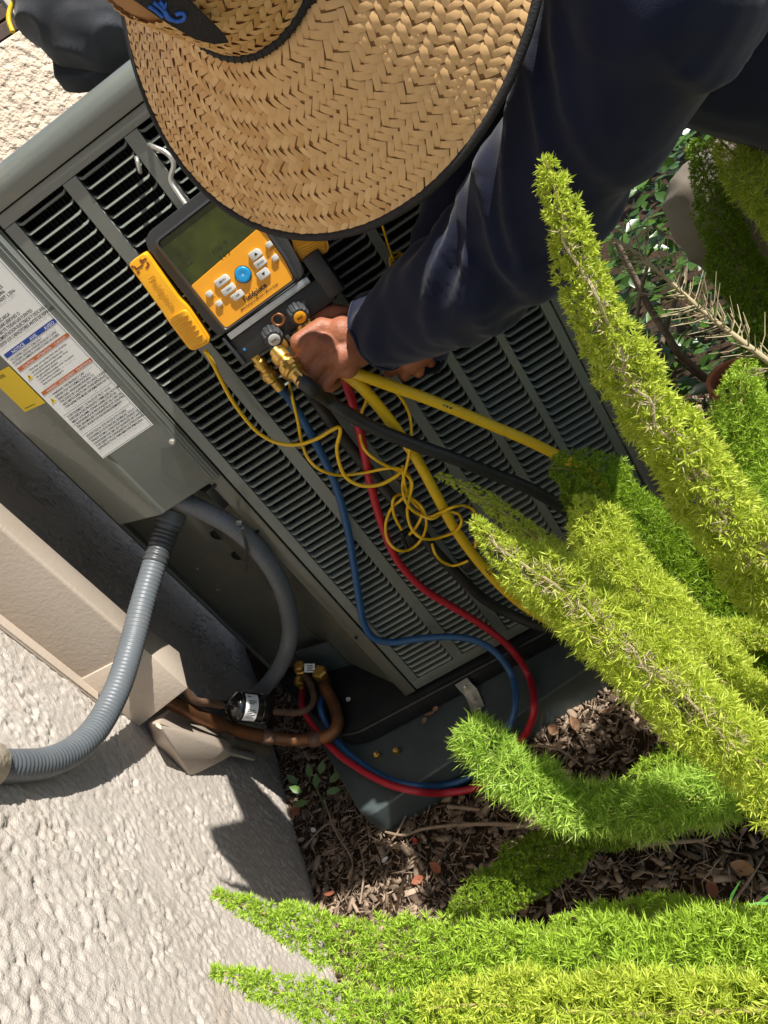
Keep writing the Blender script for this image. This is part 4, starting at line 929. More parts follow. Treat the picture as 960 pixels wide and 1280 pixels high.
p0 = cyl_hit(262, 38, HRC + .005); rad = p0 - HC; rad = nz(rad - HA * (rad @ HA)); pnrm = nz(rad * .75 + HA * .35 + nz(CAM - p0) * .25)
pf = lambda px, py, o=0: at_pl(px, py, p0 + pnrm * o, pnrm)
poly = [(100, -44), (140, -16), (172, 4), (206, 28), (244, 50), (268, 56), (286, 54), (281, 44), (262, 25), (238, 2), (214, -22), (180, -52)]
V, F = prism_data([pf(*q) for q in poly], -pnrm, .0016); patch = mk('front_patch', *bevel(V, F, .0004, 1), 'band', hat, sharp=40)
for st in ([(186, 8), (194, 13), (203, 21)], [(192, 3), (203, 12), (210, 23), (214, 25)], [(200, 2), (207, 10)], [(206, 13), (212, 22), (220, 26.5), (229, 24.5), (231, 19), (226, 16.5), (220, 18.5)]):
    P = catmull([pf(x, y, .0008) for x, y in st], .0008); tube('embroidered_mark', P, .0013, 'logo_blue', patch, 6)
P = catmull([pf(206, 4.5, .0008), pf(208, 5.5, .0008)], .0004); tube('embroidered_mark', P, .0013, 'logo_blue', patch, 6)

# ================================================================== the technician
J = dict(S=at_d(820, -5, .61), U1=at_d(764, 92, .66), U2=at_d(706, 200, .73), E=at_d(650, 292, .81), F1=at_d(590, 345, .86), F2=at_d(528, 386, .93), W=at_d(462, 427, 1.0))
RS_ = np.array((.515, -.068, 1.13)); RA = [RS_, at_d(618, 170, .95), at_d(585, 262, .98), at_d(556, 340, 1.03), at_d(528, 430, 1.07)]
chest = at_d(800, -60, .80); belly = at_d(930, 20, .86); pelvis = at_d(1120, 90, .98)
per = thing('person', 'technician in a navy long sleeved shirt and grey trousers reaching in under a straw hat', 'person', (1.0, .1, 0))
hd = HC - HA * .035 - np.array((0, .012, 0)); face = nz(np.array((-.6, .45, -.35)) - HA * (np.array((-.6, .45, -.35)) @ HA)); side = np.cross(HA, face)
neck = hd - HA * .10 - face * .05
kneeR, hipR = at_d(896, 258, 1.2), pelvis + np.array((.02, .10, -.04)); hipL = pelvis + np.array((.02, -.10, -.05))
ankR = np.array((1.02, .28, .09)); kneeL = np.array((1.02, -.34, .45)); ankL = np.array((1.22, -.28, .09))
ch = lambda pts, rad_: [(pts[i], rad_[i], pts[i + 1], rad_[i + 1]) for i in range(len(pts) - 1)]
D = at_d
hand = [(J['W'], .026, D(428, 418, .988), .023), (J['W'], .026, D(428, 446, .988), .021), (D(430, 408, .992), .017, D(434, 458, .995), .016)]
mcp = [D(402, 409, .985), D(397, 430, .976), D(402, 451, .985), D(414, 467, .998)]
pip = [D(373, 427, .978), D(379, 450, .980), D(389, 467, .988), D(404, 480, 1.0)]
dip = [D(377, 444, 1.006), D(388, 461, 1.008), D(399, 474, 1.012), D(413, 483, 1.018)]
tip = [D(391, 448, 1.022), D(402, 462, 1.022), D(410, 472, 1.026), D(421, 480, 1.030)]
for i in range(4):
    r0 = (.0128, .013, .0122, .0108)[i]
    hand += [(D(432, 420 + 9 * i, .99), .017, mcp[i], r0), (mcp[i], r0, pip[i], r0 * .86), (pip[i], r0 * .86, dip[i], r0 * .76), (dip[i], r0 * .76, tip[i], r0 * .62)]
hand += ch([D(448, 405, 1.0), D(420, 394, 1.005), D(392, 396, 1.015), D(374, 404, 1.028)], [.019, .0145, .0115, .0092])
rw = RA[-1]
rh = [(rw, .026, D(512, 448, 1.075), .022)] + sum([ch([D(516, 440 + 2 * i, 1.072), D(492 + 16 * i, 456 - 2 * i + 6 * (i == 1), 1.078), D(487 + 18 * i, 465 + 5 * (i == 1), 1.086)], [.014, .0102, .0085]) for i in range(3)], []) + ch([D(528, 440, 1.07), D(538, 452, 1.09)], [.012, .009])
bodyseg = ch([J[k] for k in ('S', 'U1', 'U2', 'E', 'F1', 'F2', 'W')], [.05, .046, .042, .038, .037, .033, .027]) + ch(RA, [.05, .045, .04, .036, .027]) + hand + rh
bodyseg += [(J['S'], .055, chest, .09), (RS_, .055, chest, .09), (chest, .10, belly, .095), (belly, .095, pelvis, .10), (neck, .052, chest * .6 + neck * .4, .06)]
bodyseg += [(hipR, .075, kneeR, .055), (kneeR, .052, ankR, .04), (hipL, .075, kneeL, .055), (kneeL, .052, ankL, .04), (ankR, .036, ankR + np.array((-.13, -.02, -.05)), .03), (ankL, .036, ankL + np.array((-.13, -.02, -.05)), .03)]
# head: skull, jaw, nose, lips, brow, ears
bodyseg += [(hd - HA * .03 - face * .015, .076, hd - HA * .03 + face * .02, .072), (hd - HA * .09 + face * .03, .052, hd - HA * .135 + face * .062, .030), (hd - HA * .06 + face * .078, .010, hd - HA * .088 + face * .104, .012), (hd - HA * .045 + face * .078 - side * .03, .013, hd - HA * .045 + face * .078 + side * .03, .013), (hd - HA * .113 + face * .082 - side * .015, .009, hd - HA * .113 + face * .082 + side * .015, .009), (hd - HA * .08, .06, neck, .052)]
for s_ in (-1, 1): bodyseg += [(hd - HA * .06 + side * .076 * s_, .012, hd - HA * .09 + side * .078 * s_, .009)]
W_, F_, N_ = blob(bodyseg, .0021, 2)
bodyo = mk('body', W_, F_, 'skin', per)
for s_ in (-1, 1):
    V, F = lathe_data([(.011 * math.cos(a), .011 * math.sin(a)) for a in np.linspace(-1.5, 1.5, 9)], hd - HA * .062 + face * .078 + side * .031 * s_, face, 12); mk('eye', V, F, 'eye', bodyo)
W_, F_, N_ = blob([(hd - HA * .012 - face * .028, .083, hd - HA * .012 + face * .006, .079), (hd - HA * .07 - face * .05, .05, hd - HA * .05 - face * .03, .07)], .006, 3); mk('hair', W_, F_, 'hair', per)
for i in range(4):
    c = tip[i] * .75 + dip[i] * .25; t_ = nz(tip[i] - dip[i]); n2 = nz(CAM - c - t_ * ((CAM - c) @ t_)); b2 = np.cross(t_, n2); r0 = (.0092, .0094, .0088, .0078)[i]
    V = [c + t_ * u * .006 + b2 * v * .005 + n2 * (r0 * .84 - v * v * .003) for u in (-1, 0, 1) for v in (-1, 0, 1)]; mk('fingernail', V, [[r * 3 + q, r * 3 + q + 1, r * 3 + q + 4, r * 3 + q + 3] for r in range(2) for q in range(2)], 'nail', bodyo)
# shirt
larm = [J[k] for k in ('S', 'U1', 'U2', 'E', 'F1', 'F2', 'W')]; lrad = [.088, .077, .070, .070, .066, .059, .0465]
cuff = J['W'] + nz(J['W'] - J['F2']) * .010
shirt = ch(larm, lrad) + [(J['W'], .046, cuff, .0445)] + ch(RA, [.075, .062, .057, .052, .040]) + [(J['S'], .088, chest, .12), (RS_, .075, chest, .12), (chest, .128, belly, .118), (belly, .118, pelvis, .125), (chest + HA * .0, .11, neck + (chest - neck) * .35, .075)]
W_, F_, N_ = blob(shirt, .0062, 4)
lp = catmull(np.array(larm + [cuff]), .008); s_ar = np.concatenate([[0], np.cumsum(np.linalg.norm(np.diff(lp, axis=0), axis=1))]); s_ar /= s_ar[-1]
T_, Nf, Bf = frames(lp)
d2 = ((W_[:, None, :] - lp[None]) ** 2).sum(2); ki = d2.argmin(1); dist = np.sqrt(d2.min(1)); s_ = s_ar[ki]; rel = W_ - lp[ki]
ang = np.arctan2((rel * Bf[ki]).sum(1), (rel * Nf[ki]).sum(1))
near = np.clip((.13 - dist) / .04, 0, 1); elbow = np.exp(-((s_ - .52) / .16) ** 2); cufz = np.exp(-((s_ - .93) / .05) ** 2)
def ridged(a): return 1 - np.abs(2 * a - 1)
f1 = ridged(vnoise(20 + s_ * 14 + 1.3 * np.sin(ang + .6) + .9 * np.cos(ang), 40 + .9 * np.sin(ang + 1.), 31)); f2 = ridged(vnoise(60 + s_ * 27 + 1.6 * np.sin(ang), 10 + 1.3 * np.cos(ang + .4), 32))
disp = near * ((.012 + .007 * elbow) * (f1 ** 1.8 - .38) + (.0025 + .003 * elbow + .004 * cufz) * (f2 ** 1.5 - .45))
# broad drapes on the torso and the other arm
x3 = W_ @ np.array((.7, .3, .6)); y3 = W_ @ np.array((-.4, .9, .1))
disp += (1 - near) * .012 * (ridged(vnoise(50 + x3 * 14 + 2 * vnoise(y3 * 5 + 9, x3 * 4 + 9, 34), 50 + y3 * 5, 33)) ** 2 - .4)
W_ = relax(W_ + N_ * disp[:, None], F_, 3)
cax = nz(J['W'] - J['F2']); fc_ = np.array([W_[f].mean(0) for f in F_]); cut_ = ((fc_ - J['W']) @ cax > -.022) & (np.linalg.norm(fc_ - J['W'], axis=1) < .12)
keep = [f for f, c_ in zip(F_, cut_) if not c_]
sh_ = mk('shirt', W_, keep, 'navy', per)
# cuff hem and shoulder seam
cd_ = nz(J['W'] - J['F2']); P = []
for a in np.linspace(0, 2 * math.pi, 41):
    dr_h = math.cos(a) * nz(np.cross(cd_, (0, 0, 1))) + math.sin(a) * np.cross(cd_, nz(np.cross(cd_, (0, 0, 1)))); rl_ = W_ - J['W'] + cax * .022; al_ = rl_ @ cd_; pr_ = rl_ - al_[:, None] * cd_; nn_ = np.linalg.norm(pr_, axis=1); ok_ = (np.abs(al_) < .008) & (nn_ < .09) & ((pr_ @ dr_h) / np.maximum(nn_, 1e-6) > .97)
    P.append(J['W'] - cax * .022 + dr_h * ((np.median(nn_[ok_]) if ok_.any() else .046) - .0006))
P = np.array(P)
tube('cuff_hem', P, .0026, 'navy', sh_, 8, False)
# trousers and boots
W_, F_, N_ = blob([(hipR, .10, kneeR, .078), (kneeR, .078, ankR + np.array((0, 0, .05)), .06), (hipL, .10, kneeL, .078), (kneeL, .078, ankL + np.array((0, 0, .05)), .06), (hipR, .11, hipL, .11), (pelvis, .115, pelvis + np.array((.03, 0, -.05)), .115)], .008, 4)
a_ = W_ @ np.array((.3, .5, 1.)); b_ = W_ @ np.array((1., -.4, .1)); W_ = W_ + N_ * (.010 * (ridged(vnoise(40 + a_ * 22, 40 + b_ * 9, 41)) ** 2 - .4))[:, None]
mk('trousers', W_, F_, 'khaki', per)
for a_ in (ankR, ankL):
    W_, F_, N_ = blob([(a_ + np.array((.02, 0, -.02)), .05, a_ + np.array((-.06, -.01, -.045)), .046), (a_ + np.array((-.06, -.01, -.045)), .046, a_ + np.array((-.16, -.02, -.055)), .038)], .006, 3); mk('boot', W_, F_, 'black', per)

# black cloth tool bag on the unit
bgd = 1.30
bag = thing('tool_bag', 'black cloth bag with yellow piping slumped on top of the condenser', 'bag', at_d(110, 70, bgd))
seg = [(at_d(82, -40, bgd), .09, at_d(80, 6, bgd), .082), (at_d(80, 6, bgd), .082, at_d(102, 34, bgd), .068), (at_d(102, 34, bgd), .068, at_d(150, 28, bgd), .065), (at_d(150, 28, bgd), .065, at_d(230, 10, bgd + .03), .08), (at_d(80, -30, bgd), .09, at_d(230, -40, bgd + .05), .10)]
W_, F_, N_ = blob(seg, .006, 5)
a_ = W_ @ M[:, 0]; b_ = W_ @ M[:, 1]; W_ = W_ + N_ * (.012 * (ridged(vnoise(40 + a_ * 12 + 2 * b_, 30 + b_ * 26 - 5 * a_, 51)) ** 2 - .4))[:, None]
mk('bag_body', W_, F_, 'bag', bag)
P = catmull([at_d(16, 60 - 20, bgd - .03), at_d(11, 25, bgd - .03), at_d(14, 8, bgd - .03), at_d(26, -12, bgd - .03), at_d(40, -40, bgd - .03)], .006); tube('piping', P, .0042, 'piping', bag, 8)
V, F = prism_data([at_d(x, y, bgd + .01) for x, y in ((62, 60), (66, 97), (84, 99), (106, 97), (132, 88), (150, 60))], M[:, 2], .05); mk('bag_flap', *bevel(V, F, .008, 4), 'bag', bag, sharp=60)

# ================================================================== foxtail ferns
def needles(stem, rad, dens, nl, nw, rng, fwdtilt=.35, per=7, lean=None, inner=.35):
    """clusters of thin folded needles standing out from a curved stem; returns verts, quads"""
    seg = np.linalg.norm(np.diff(stem, axis=0), axis=1); s = np.concatenate([[0], np.cumsum(seg)]); L = s[-1]
    area = float((2 * np.pi * (rad[1:] + rad[:-1]) / 2 * seg).sum()); n = int((area + 1.2 * rad.max() * L) * dens)
    pdf = np.cumsum(np.concatenate([[0], (rad[1:] + .25 * rad.max()) * seg])); q = np.interp(rng.random(n) * pdf[-1], pdf, s)
    T, N, B = frames(stem); f = lambda A: np.stack([np.interp(q, s, A[:, i]) for i in range(3)], 1)
    P, T, N, B = f(stem), f(T), f(N), f(B); R = np.interp(q, s, rad)
    a = rng.random(n) * 2 * np.pi; ro = np.where(rng.random(n) < .72, rng.uniform(.66, .86, n), rng.uniform(.25, .66, n))
    lump = .84 + .26 * rng.random(n) + .16 * np.sin(q / .021 + 2 * np.sin(a + q / .05))
    rd = np.cos(a)[:, None] * N + np.sin(a)[:, None] * B
    c = P + rd * (R * ro * lump)[:, None]; ax = rd + T * fwdtilt + rng.normal(0, .18, (n, 3)); ax /= np.linalg.norm(ax, axis=1)[:, None]
    c = np.repeat(c, per, 0); ax = np.repeat(ax, per, 0); m = n * per
    d = rng.normal(0, 1, (m, 3)); d -= (d * ax).sum(1)[:, None] * ax; d /= np.linalg.norm(d, axis=1)[:, None]
    spread = rng.uniform(.3, 1.5, m)[:, None]; d = ax * np.cos(spread) + d * np.sin(spread)
    ln = nl * rng.uniform(.5, 1.35, m)[:, None] * np.clip(np.repeat(R, per) / rad.max(), .55, 1)[:, None]
    w = rng.normal(0, 1, (m, 3)); w -= (w * d).sum(1)[:, None] * d; w /= np.linalg.norm(w, axis=1)[:, None]; up = np.cross(d, w)
    wd = nw * rng.uniform(.8, 1.2, m)[:, None]
    bend = up * ln * rng.uniform(-.12, .18, m)[:, None]
    v0 = c; v1 = c + d * ln * .45 + w * wd + bend * .6; v2 = c + d * ln + bend * .2; v3 = c + d * ln * .45 - w * wd + bend * .6; v4 = c + d * ln * .45 + up * wd * .5 + bend * .6
    V = np.stack([v0, v1, v2, v3], 1).reshape(-1, 3); F = np.arange(m * 4).reshape(-1, 4)
    return V, F

frond_rng = np.random.default_rng(21)
def fern(label, loc, fronds, group='foxtail ferns'):
    """fronds: (points (px,py,depth), radii in px, needle material, density factor, options)"""
    root = thing('foxtail_fern', label, 'fern', loc, group); loc = np.array(loc, float)
    for pts, rad, m, df, opt in fronds:
        P = np.array([at_d(*p) for p in pts]); R = np.array([r * p[2] / FPX for r, p in zip(rad, pts)])
        Q = catmull(np.concatenate([P, R[:, None]], 1), .006); stem, rr = Q[:, :3], np.maximum(Q[:, 3], .003)
        # the stalk goes on down to the crown of the plant
        end = stem[-1]; base_ = loc + np.array((frond_rng.normal(0, .02), frond_rng.normal(0, .02), 0)); t = np.linspace(0, 1, 12)[1:, None]
        dirn = nz(stem[-1] - stem[-6]); h1 = end + dirn * np.linalg.norm(base_ - end) * .4; h2 = base_ + np.array((0, 0, .4)) * np.linalg.norm(base_ - end)
        tail = (1 - t) ** 3 * end + 3 * (1 - t) ** 2 * t * h1 + 3 * (1 - t) * t * t * h2 + t ** 3 * base_
        full = np.concatenate([stem, tail])
        st = tube('frond', full, np.linspace(.0011, .0030, len(full)), 'fern_stem', root, 6)
        k = opt.get('tailfill', .55); nt_ = int(len(tail) * k)
        S2 = np.concatenate([stem, tail[:nt_]]) if nt_ else stem; R2 = np.concatenate([rr, np.full(nt_, rr[-1])]) if nt_ else rr
        V, F = needles(S2[::-1], R2[::-1], 29000 * df, opt.get('nl', .0125) * .80, opt.get('nw', .00085) * .66, frond_rng, opt.get('tilt', .45), opt.get('per', 11))
        o = mk('needles', V, F, m, st, smooth=False); o['kind'] = 'stuff'
        if opt.get('dry'):
            a, b = opt['dry']; i0, i1 = int(a * len(stem)), int(b * len(stem))
            sc_ = stem[i0:i1] + np.array([nz(CAM - q_) for q_ in stem[i0:i1]]) * (rr[i0:i1] * .78)[:, None]
            sc_ = sc_ + .0035 * np.stack([np.sin(np.arange(len(sc_)) * .55 + 2 * np.sin(np.arange(len(sc_)) * .23 + q0)) for q0 in (0, 2, 4)], 1); tube('dry_stem', sc_, .0011, 'needle_dry', st, 5); V, F = needles(sc_[::-1], rr[i0:i1][::-1] * .30, 9000, .011, .00045, frond_rng, .7, 5); o = mk('dry_needles', V, F, 'needle_dry', st, smooth=False); o['kind'] = 'stuff'
    return root

fern('tall yellow green fern plume rising in front of the navy sleeve, nearest the camera', (.93, -.42, 0), [
    ([(681, 200, .52), (692, 232, .525), (716, 312, .535), (752, 402, .55), (796, 486, .57), (850, 568, .59), (905, 640, .61), (965, 722, .64)], [7, 19, 30, 37, 43, 47, 50, 54], 'needle_y', 1.05, dict(nl=.0125, nw=.00115, dry=(.05, .95)))])
fern('spreading fern over the hoses with one frond browning along its top', (.86, -.36, 0), [
    ([(590, 650, 0.688), (622, 680, 0.681), (668, 716, 0.673), (725, 762, 0.666), (790, 815, 0.651), (855, 872, 0.636), (920, 930, 0.622), (985, 985, 0.607)], [6, 22, 46, 54, 56, 54, 54, 56], 'needle_y', .95, dict(dry=(.02, .9))),
    ([(727, 620, 0.860), (736, 646, 0.851), (760, 690, 0.843), (795, 735, 0.834), (840, 790, 0.817), (900, 850, 0.800)], [8, 34, 46, 50, 48, 44], 'needle_y', .95, {}),
    ([(690, 585, 1.007), (722, 592, 1.007), (770, 640, 1.007), (830, 705, 1.007), (890, 775, 0.997), (960, 850, 0.969)], [14, 42, 56, 62, 62, 60], 'needle_d', 1.1, {}),
    ([(547, 594, 1.007), (575, 606, 1.007), (606, 625, 1.007), (640, 648, 0.997), (690, 690, 0.978), (760, 740, 0.950)], [3, 8, 12, 14, 18, 20], 'needle_y', 1.0, dict(nl=.009)),
    ([(860, 850, 1.1), (905, 880, 1.08), (950, 910, 1.05), (1000, 950, 1.0)], [20, 40, 46, 50], 'needle_d', .9, {})])
fern('low bright green fern with a blunt tip lying against the hose loop', (.80, -.30, 0), [
    ([(578, 912, 1.06), (602, 934, 1.05), (640, 965, 1.04), (690, 995, 1.03), (745, 1012, 1.02), (800, 1015, 1.0), (860, 1000, .98), (930, 975, .96)], [27, 33, 34, 33, 32, 33, 36, 38], 'needle_l', .56, dict(nl=.026, nw=.0011, per=9)),
    ([(556, 1166, 1.14), (590, 1136, 1.14), (640, 1098, 1.14), (700, 1056, 1.13), (760, 1028, 1.12), (830, 1000, 1.08)], [14, 28, 34, 35, 34, 34], 'needle_d', 1.2, dict(nl=.009)),
    ([(780, 1010, 1.05), (830, 978, 1.04), (880, 955, 1.03), (940, 930, 1.01)], [24, 36, 42, 44], 'needle_g', .9, dict(nl=.013))])
fern('large bright fern sweeping along the bottom edge over the stucco wall', (.62, -.78, 0), [
    ([(268, 1117, 0.722), (310, 1134, 0.718), (370, 1156, 0.714), (440, 1180, 0.706), (520, 1198, 0.697), (620, 1212, 0.685), (720, 1216, 0.672), (820, 1214, 0.659), (920, 1210, 0.647), (1000, 1206, 0.638)], [4, 14, 25, 36, 46, 56, 62, 66, 68, 70], 'needle_g', 1.05, dict(tailfill=.3, nl=.0135)),
    ([(266, 1213, 0.655), (310, 1226, 0.651), (370, 1247, 0.647), (440, 1270, 0.638), (540, 1296, 0.630), (660, 1310, 0.622), (800, 1318, 0.613)], [4, 14, 24, 34, 46, 52, 56], 'needle_g', 1.05, dict(tailfill=.3, nl=.0130)),
    ([(520, 1262, 0.622), (600, 1256, 0.617), (700, 1262, 0.613), (820, 1268, 0.605), (950, 1262, 0.596)], [20, 40, 48, 52, 54], 'needle_y', 1.0, dict(tailfill=.2)),
    ([(690, 1166, 0.798), (760, 1158, 0.790), (840, 1160, 0.773), (930, 1168, 0.756), (1000, 1180, 0.739)], [20, 32, 38, 40, 42], 'needle_g', .9, dict(tailfill=.2))])
fern('upright dark fern in front of the grey trousers', (1.02, -.02, 0), [
    ([(868, 178, 1.08), (884, 225, 1.08), (906, 290, 1.08), (936, 365, 1.07), (975, 450, 1.05)], [12, 24, 32, 38, 42], 'needle_d', 1.2, dict(nl=.011)),
    ([(893, 168, .98), (920, 196, .98), (950, 232, .97), (985, 275, .96)], [14, 26, 34, 38], 'needle_y', 1.0, dict(nl=.013)),  # yellower needles paint sunlight onto this shaded frond
    ([(905, 570, 1.1), (925, 610, 1.1), (955, 665, 1.08), (985, 720, 1.05)], [26, 36, 42, 46], 'needle_d', 1.1, dict(nl=.011)),
    ([(932, 455, .96), (925, 490, .95), (935, 535, .94), (960, 590, .92), (995, 650, .90)], [14, 32, 44, 48, 50], 'needle_g', 1.0, dict(nl=.0125)),
    ([(850, 640, 1.2), (880, 690, 1.2), (920, 760, 1.18), (970, 830, 1.12)], [30, 44, 50, 54], 'needle_d', 1.0, dict(nl=.012))])
# a stripped, dry frond
dr_ = thing('dry_frond', 'bare grey fern stalk with leafless side twigs beside the dark shrub', 'dry frond', (.95, -.2, 0))
P = np.array([at_d(*p) for p in ((765, 297, .92), (795, 316, .915), (835, 350, .91), (880, 390, .90), (925, 425, .885), (985, 470, .87))]); Q = catmull(P, .004)
end = Q[-1]; t = np.linspace(0, 1, 10)[1:, None]; tail = (1 - t) ** 2 * end + 2 * t * (1 - t) * (end + nz(Q[-1] - Q[-5]) * .25) + t * t * np.array((.95, -.2, 0)); Qf = np.concatenate([Q, tail])
tube('stalk', Qf, np.linspace(.0018, .004, len(Qf)), 'needle_dry', dr_, 8)
mb = MB(); T_, N_, B_ = frames(Q)
for k in range(150):
    i = frond_rng.integers(6, len(Q) - 2); a = frond_rng.random() * 6.28; rd = N_[i] * math.cos(a) + B_[i] * math.sin(a); l_ = frond_rng.uniform(.014, .040)
    p0 = Q[i]; p1 = p0 + rd * l_ * .5 - T_[i] * l_ * .25; p2 = p0 + rd * l_ - T_[i] * l_ * .75 + frond_rng.normal(0, .003, 3); mb.add(*tube_data([p0, p1, p2], [.0009, .0007, .0004], 4, False))
mb.build('side_twigs', 'needle_dry', dr_)

# ================================================================== broad-leaved shrub behind
def leaf_mesh(rng, L, w):
    """folded pointed leaf, 6 quads"""
    V = []
    for t, ww in ((0, .1), (.3, .85), (.6, .9), (1, .05)):
        for s_ in (-1, 0, 1): V.append((s_ * w * ww, t * L, (.22 * abs(s_) * w * ww) - .12 * L * t * t))
    F = [[i * 3 + j, i * 3 + j + 1, (i + 1) * 3 + j + 1, (i + 1) * 3 + j] for i in range(3) for j in range(2)]
    return np.array(V), F
def scatter_leaves(centres, L, w, rng, up=.5, m='leaf', name='leaves', parent=None):
    mb = MB()
    for c in centres:
        d = rng.normal(0, 1, 3); d[2] = abs(d[2]) * .4; d = nz(d); n = nz(np.array((rng.normal(0, .6), rng.normal(0, .6), 1))); x = nz(np.cross(d, n)); n = np.cross(x, d)
        V, F = leaf_mesh(rng, L * rng.uniform(.6, 1.2), w * rng.uniform(.7, 1.15)); mb.add(np.asarray(c) + V[:, :1] * x + V[:, 1:2] * d + V[:, 2:3] * n, F)
    o = mb.build(name, m, parent); o['kind'] = 'stuff'; return o
lr = np.random.default_rng(5)
shr = thing('leafy_shrub', 'dark glossy leaved shrub growing behind the ferns at the right of the condenser', 'shrub', (.86, .50, 0))
C_ = []
for cx, cy, cz, rr, n in ((.80, .42, .45, .14, 190), (.78, .35, .30, .14, 190), (.92, .55, .5, .18, 240), (.82, .30, .15, .12, 150), (1.05, .75, .45, .22, 260), (.88, .8, .75, .2, 200), (.75, .62, .7, .12, 120), (1.3, .6, .4, .25, 220), (1.2, 1.0, .7, .3, 260)):
    for _ in range(n): C_.append(np.array((cx, cy, cz)) + lr.normal(0, 1, 3) * rr * np.array((.55, .55, .6)))
scatter_leaves([c for c in C_ if c[2] > .02 and not (c[0] < .64 and c[1] > -.05)], .040, .011, lr, parent=shr)
for pts, r_ in (([(770, 302, 1.28), (792, 345, 1.3), (812, 385, 1.32), (838, 425, 1.34), (846, 440, 1.36)], .007), ([(810, 330, 1.25), (800, 370, 1.3), (795, 410, 1.36)], .004), ([(860, 330, 1.5), (830, 420, 1.5), (810, 500, 1.5)], .006)):
    P = catmull([at_d(*p) for p in pts], .01); tail = np.linspace(0, 1, 6)[1:, None] * (np.array((.86, .45, 0)) - P[-1]) + P[-1]; tube('branch', np.concatenate([P, tail]), np.linspace(r_ * .7, r_, len(P) + 5), 'branch', shr, 8)
# hedge mass far behind, seen only through gaps
hd_ = thing('hedge', 'dark hedge closing off the garden behind the technician', 'hedge', (2.2, 2.2, 0))
C_ = [np.array((1.6 + 2.2 * lr.random(), 2.0 + 1.2 * lr.random() - .5, 1.9 * lr.random())) for _ in range(2600)]
scatter_leaves(C_, .09, .028, lr, parent=hd_)
# strappy leaves at the right edge
for (px, py, z_, n, lab_) in ((945, 880, .98, 60, 'tuft of narrow bright green leaves at the right edge beside the browning fern'), (962, 1150, .86, 26, 'tuft of narrow green leaves at the right edge above the bottom fern')):
    c0 = at_d(px, py, z_); g_ = thing('grass_tuft', lab_, 'grass tuft', (c0[0], c0[1], 0)); mb = MB()
    for k in range(n):
        a = lr.random() * 6.28; l_ = lr.uniform(.03, .06); d = nz(np.array((math.cos(a), math.sin(a), lr.uniform(.2, 1.2)))); sd_ = nz(np.cross(d, (0, 0, 1))); b0 = c0 + lr.normal(0, .016, 3)
        V = [b0 + d * l_ * t + sd_ * w_ * s2 - np.array((0, 0, .35 * l_ * t * t)) for t, w_ in ((0, .0014), (.5, .0017), (1, .0003)) for s2 in (-1, 1)]; mb.add(V, [[0, 1, 3, 2], [2, 3, 5, 4]])
    o = mb.build('blades', 'grass', g_); o['kind'] = 'stuff'
    tube('stalk', catmull([c0 + np.array((0, 0, -.01)), c0 * .5 + np.array((c0[0], c0[1], 0)) * .5, np.array((c0[0], c0[1], 0.))], .02), .002, 'fern_stem', g_, 6)
# small weed at the wall foot
wd_ = thing('weed', 'small weed with oval leaves at the foot of the stucco wall', 'weed', at_z(400, 985, 0))
mb = MB()
for px, py, dx, dy in ((378, 990, -.5, .2), (388, 972, -.2, .9), (400, 968, .2, 1), (412, 978, .7, .7), (384, 1002, -.8, -.2), (408, 990, .5, .1), (395, 985, 0, .4), (372, 980, -.7, .6), (418, 968, .6, .9)):
    c = at_z(px, py, .03); d = nz(M[:, 0] * dx - M[:, 1] * dy); n = nz(CAM - c); x = nz(np.cross(d, n)); n = np.cross(x, d); V, F = leaf_mesh(lr, .030, .008); mb.add(c + V[:, :1] * x + V[:, 1:2] * d + V[:, 2:3] * n, F)
mb.build('leaves', 'leaf_small', wd_)
tube('stem', catmull([at_z(395, 985, .03), at_z(402, 1000, .015), at_z(408, 1020, -.005)], .004), .0015, 'leaf_small', wd_, 6)
# terracotta pot and grey pipe glimpsed between the ferns
po = at_d(896, 505, 1.30); pt = thing('flower_pot', 'terracotta pot glimpsed between the ferns at the right', 'flower pot', (po[0], po[1], 0))
lathe('pot', [(.034, 0), (.044, po[2] * .95), (.050, po[2] * .95), (.052, po[2] + .03), (.045, po[2] + .03), (.04, .05)], (po[0] + .048, po[1], 0), (0, 0, 1), 'terracotta', pt, 24, 40)

# ================================================================== mulch, chips, leaves and twigs
mr = np.random.default_rng(77)
def rot_frames(n, tilt):
    a = mr.random(n) * 2 * np.pi; X = np.stack([np.cos(a), np.sin(a), mr.normal(0, tilt, n)], 1); X /= np.linalg.norm(X, axis=1)[:, None]
    N = np.stack([mr.normal(0, tilt, n), mr.normal(0, tilt, n), np.ones(n)], 1); Y = np.cross(N, X); Y /= np.linalg.norm(Y, axis=1)[:, None]; return X, Y, np.cross(X, Y)
n = 24000; x = mr.uniform(-.42, 1.15, n); y = mr.uniform(-.75, .55, n)
ok = ((np.stack([x, y], 1) - PW[:2]) @ NW[:2]) > .004; x, y = x[ok], y[ok]; n = len(x)
z = ground_h(x, y) + mr.uniform(-.002, .010, n); X, Y, Nn = rot_frames(n, .35)
big_ = mr.random(n) ** 3; l_ = (.003 + .013 * big_)[:, None] * mr.uniform(.7, 1.2, n)[:, None]; w_ = l_ * mr.uniform(.18, .5, n)[:, None]; t_ = np.minimum(l_ * .2, .003) * mr.uniform(.5, 1.2, n)[:, None]; c = np.stack([x, y, z], 1)
cor = [(-1, -.8), (.9, -1), (1.1, .7), (-.8, 1)]
V = np.stack([c + X * l_ * a * mr.uniform(.7, 1.1, (n, 1)) + Y * w_ * b * mr.uniform(.6, 1.1, (n, 1)) + Nn * t_ * s2 for s2 in (-1, 1) for a, b in cor], 1).reshape(-1, 3)
q = np.array([[4, 5, 6, 7], [0, 1, 5, 4], [1, 2, 6, 5], [2, 3, 7, 6], [3, 0, 4, 7]]); F = (np.arange(n)[:, None, None] * 8 + q[None]).reshape(-1, 4)
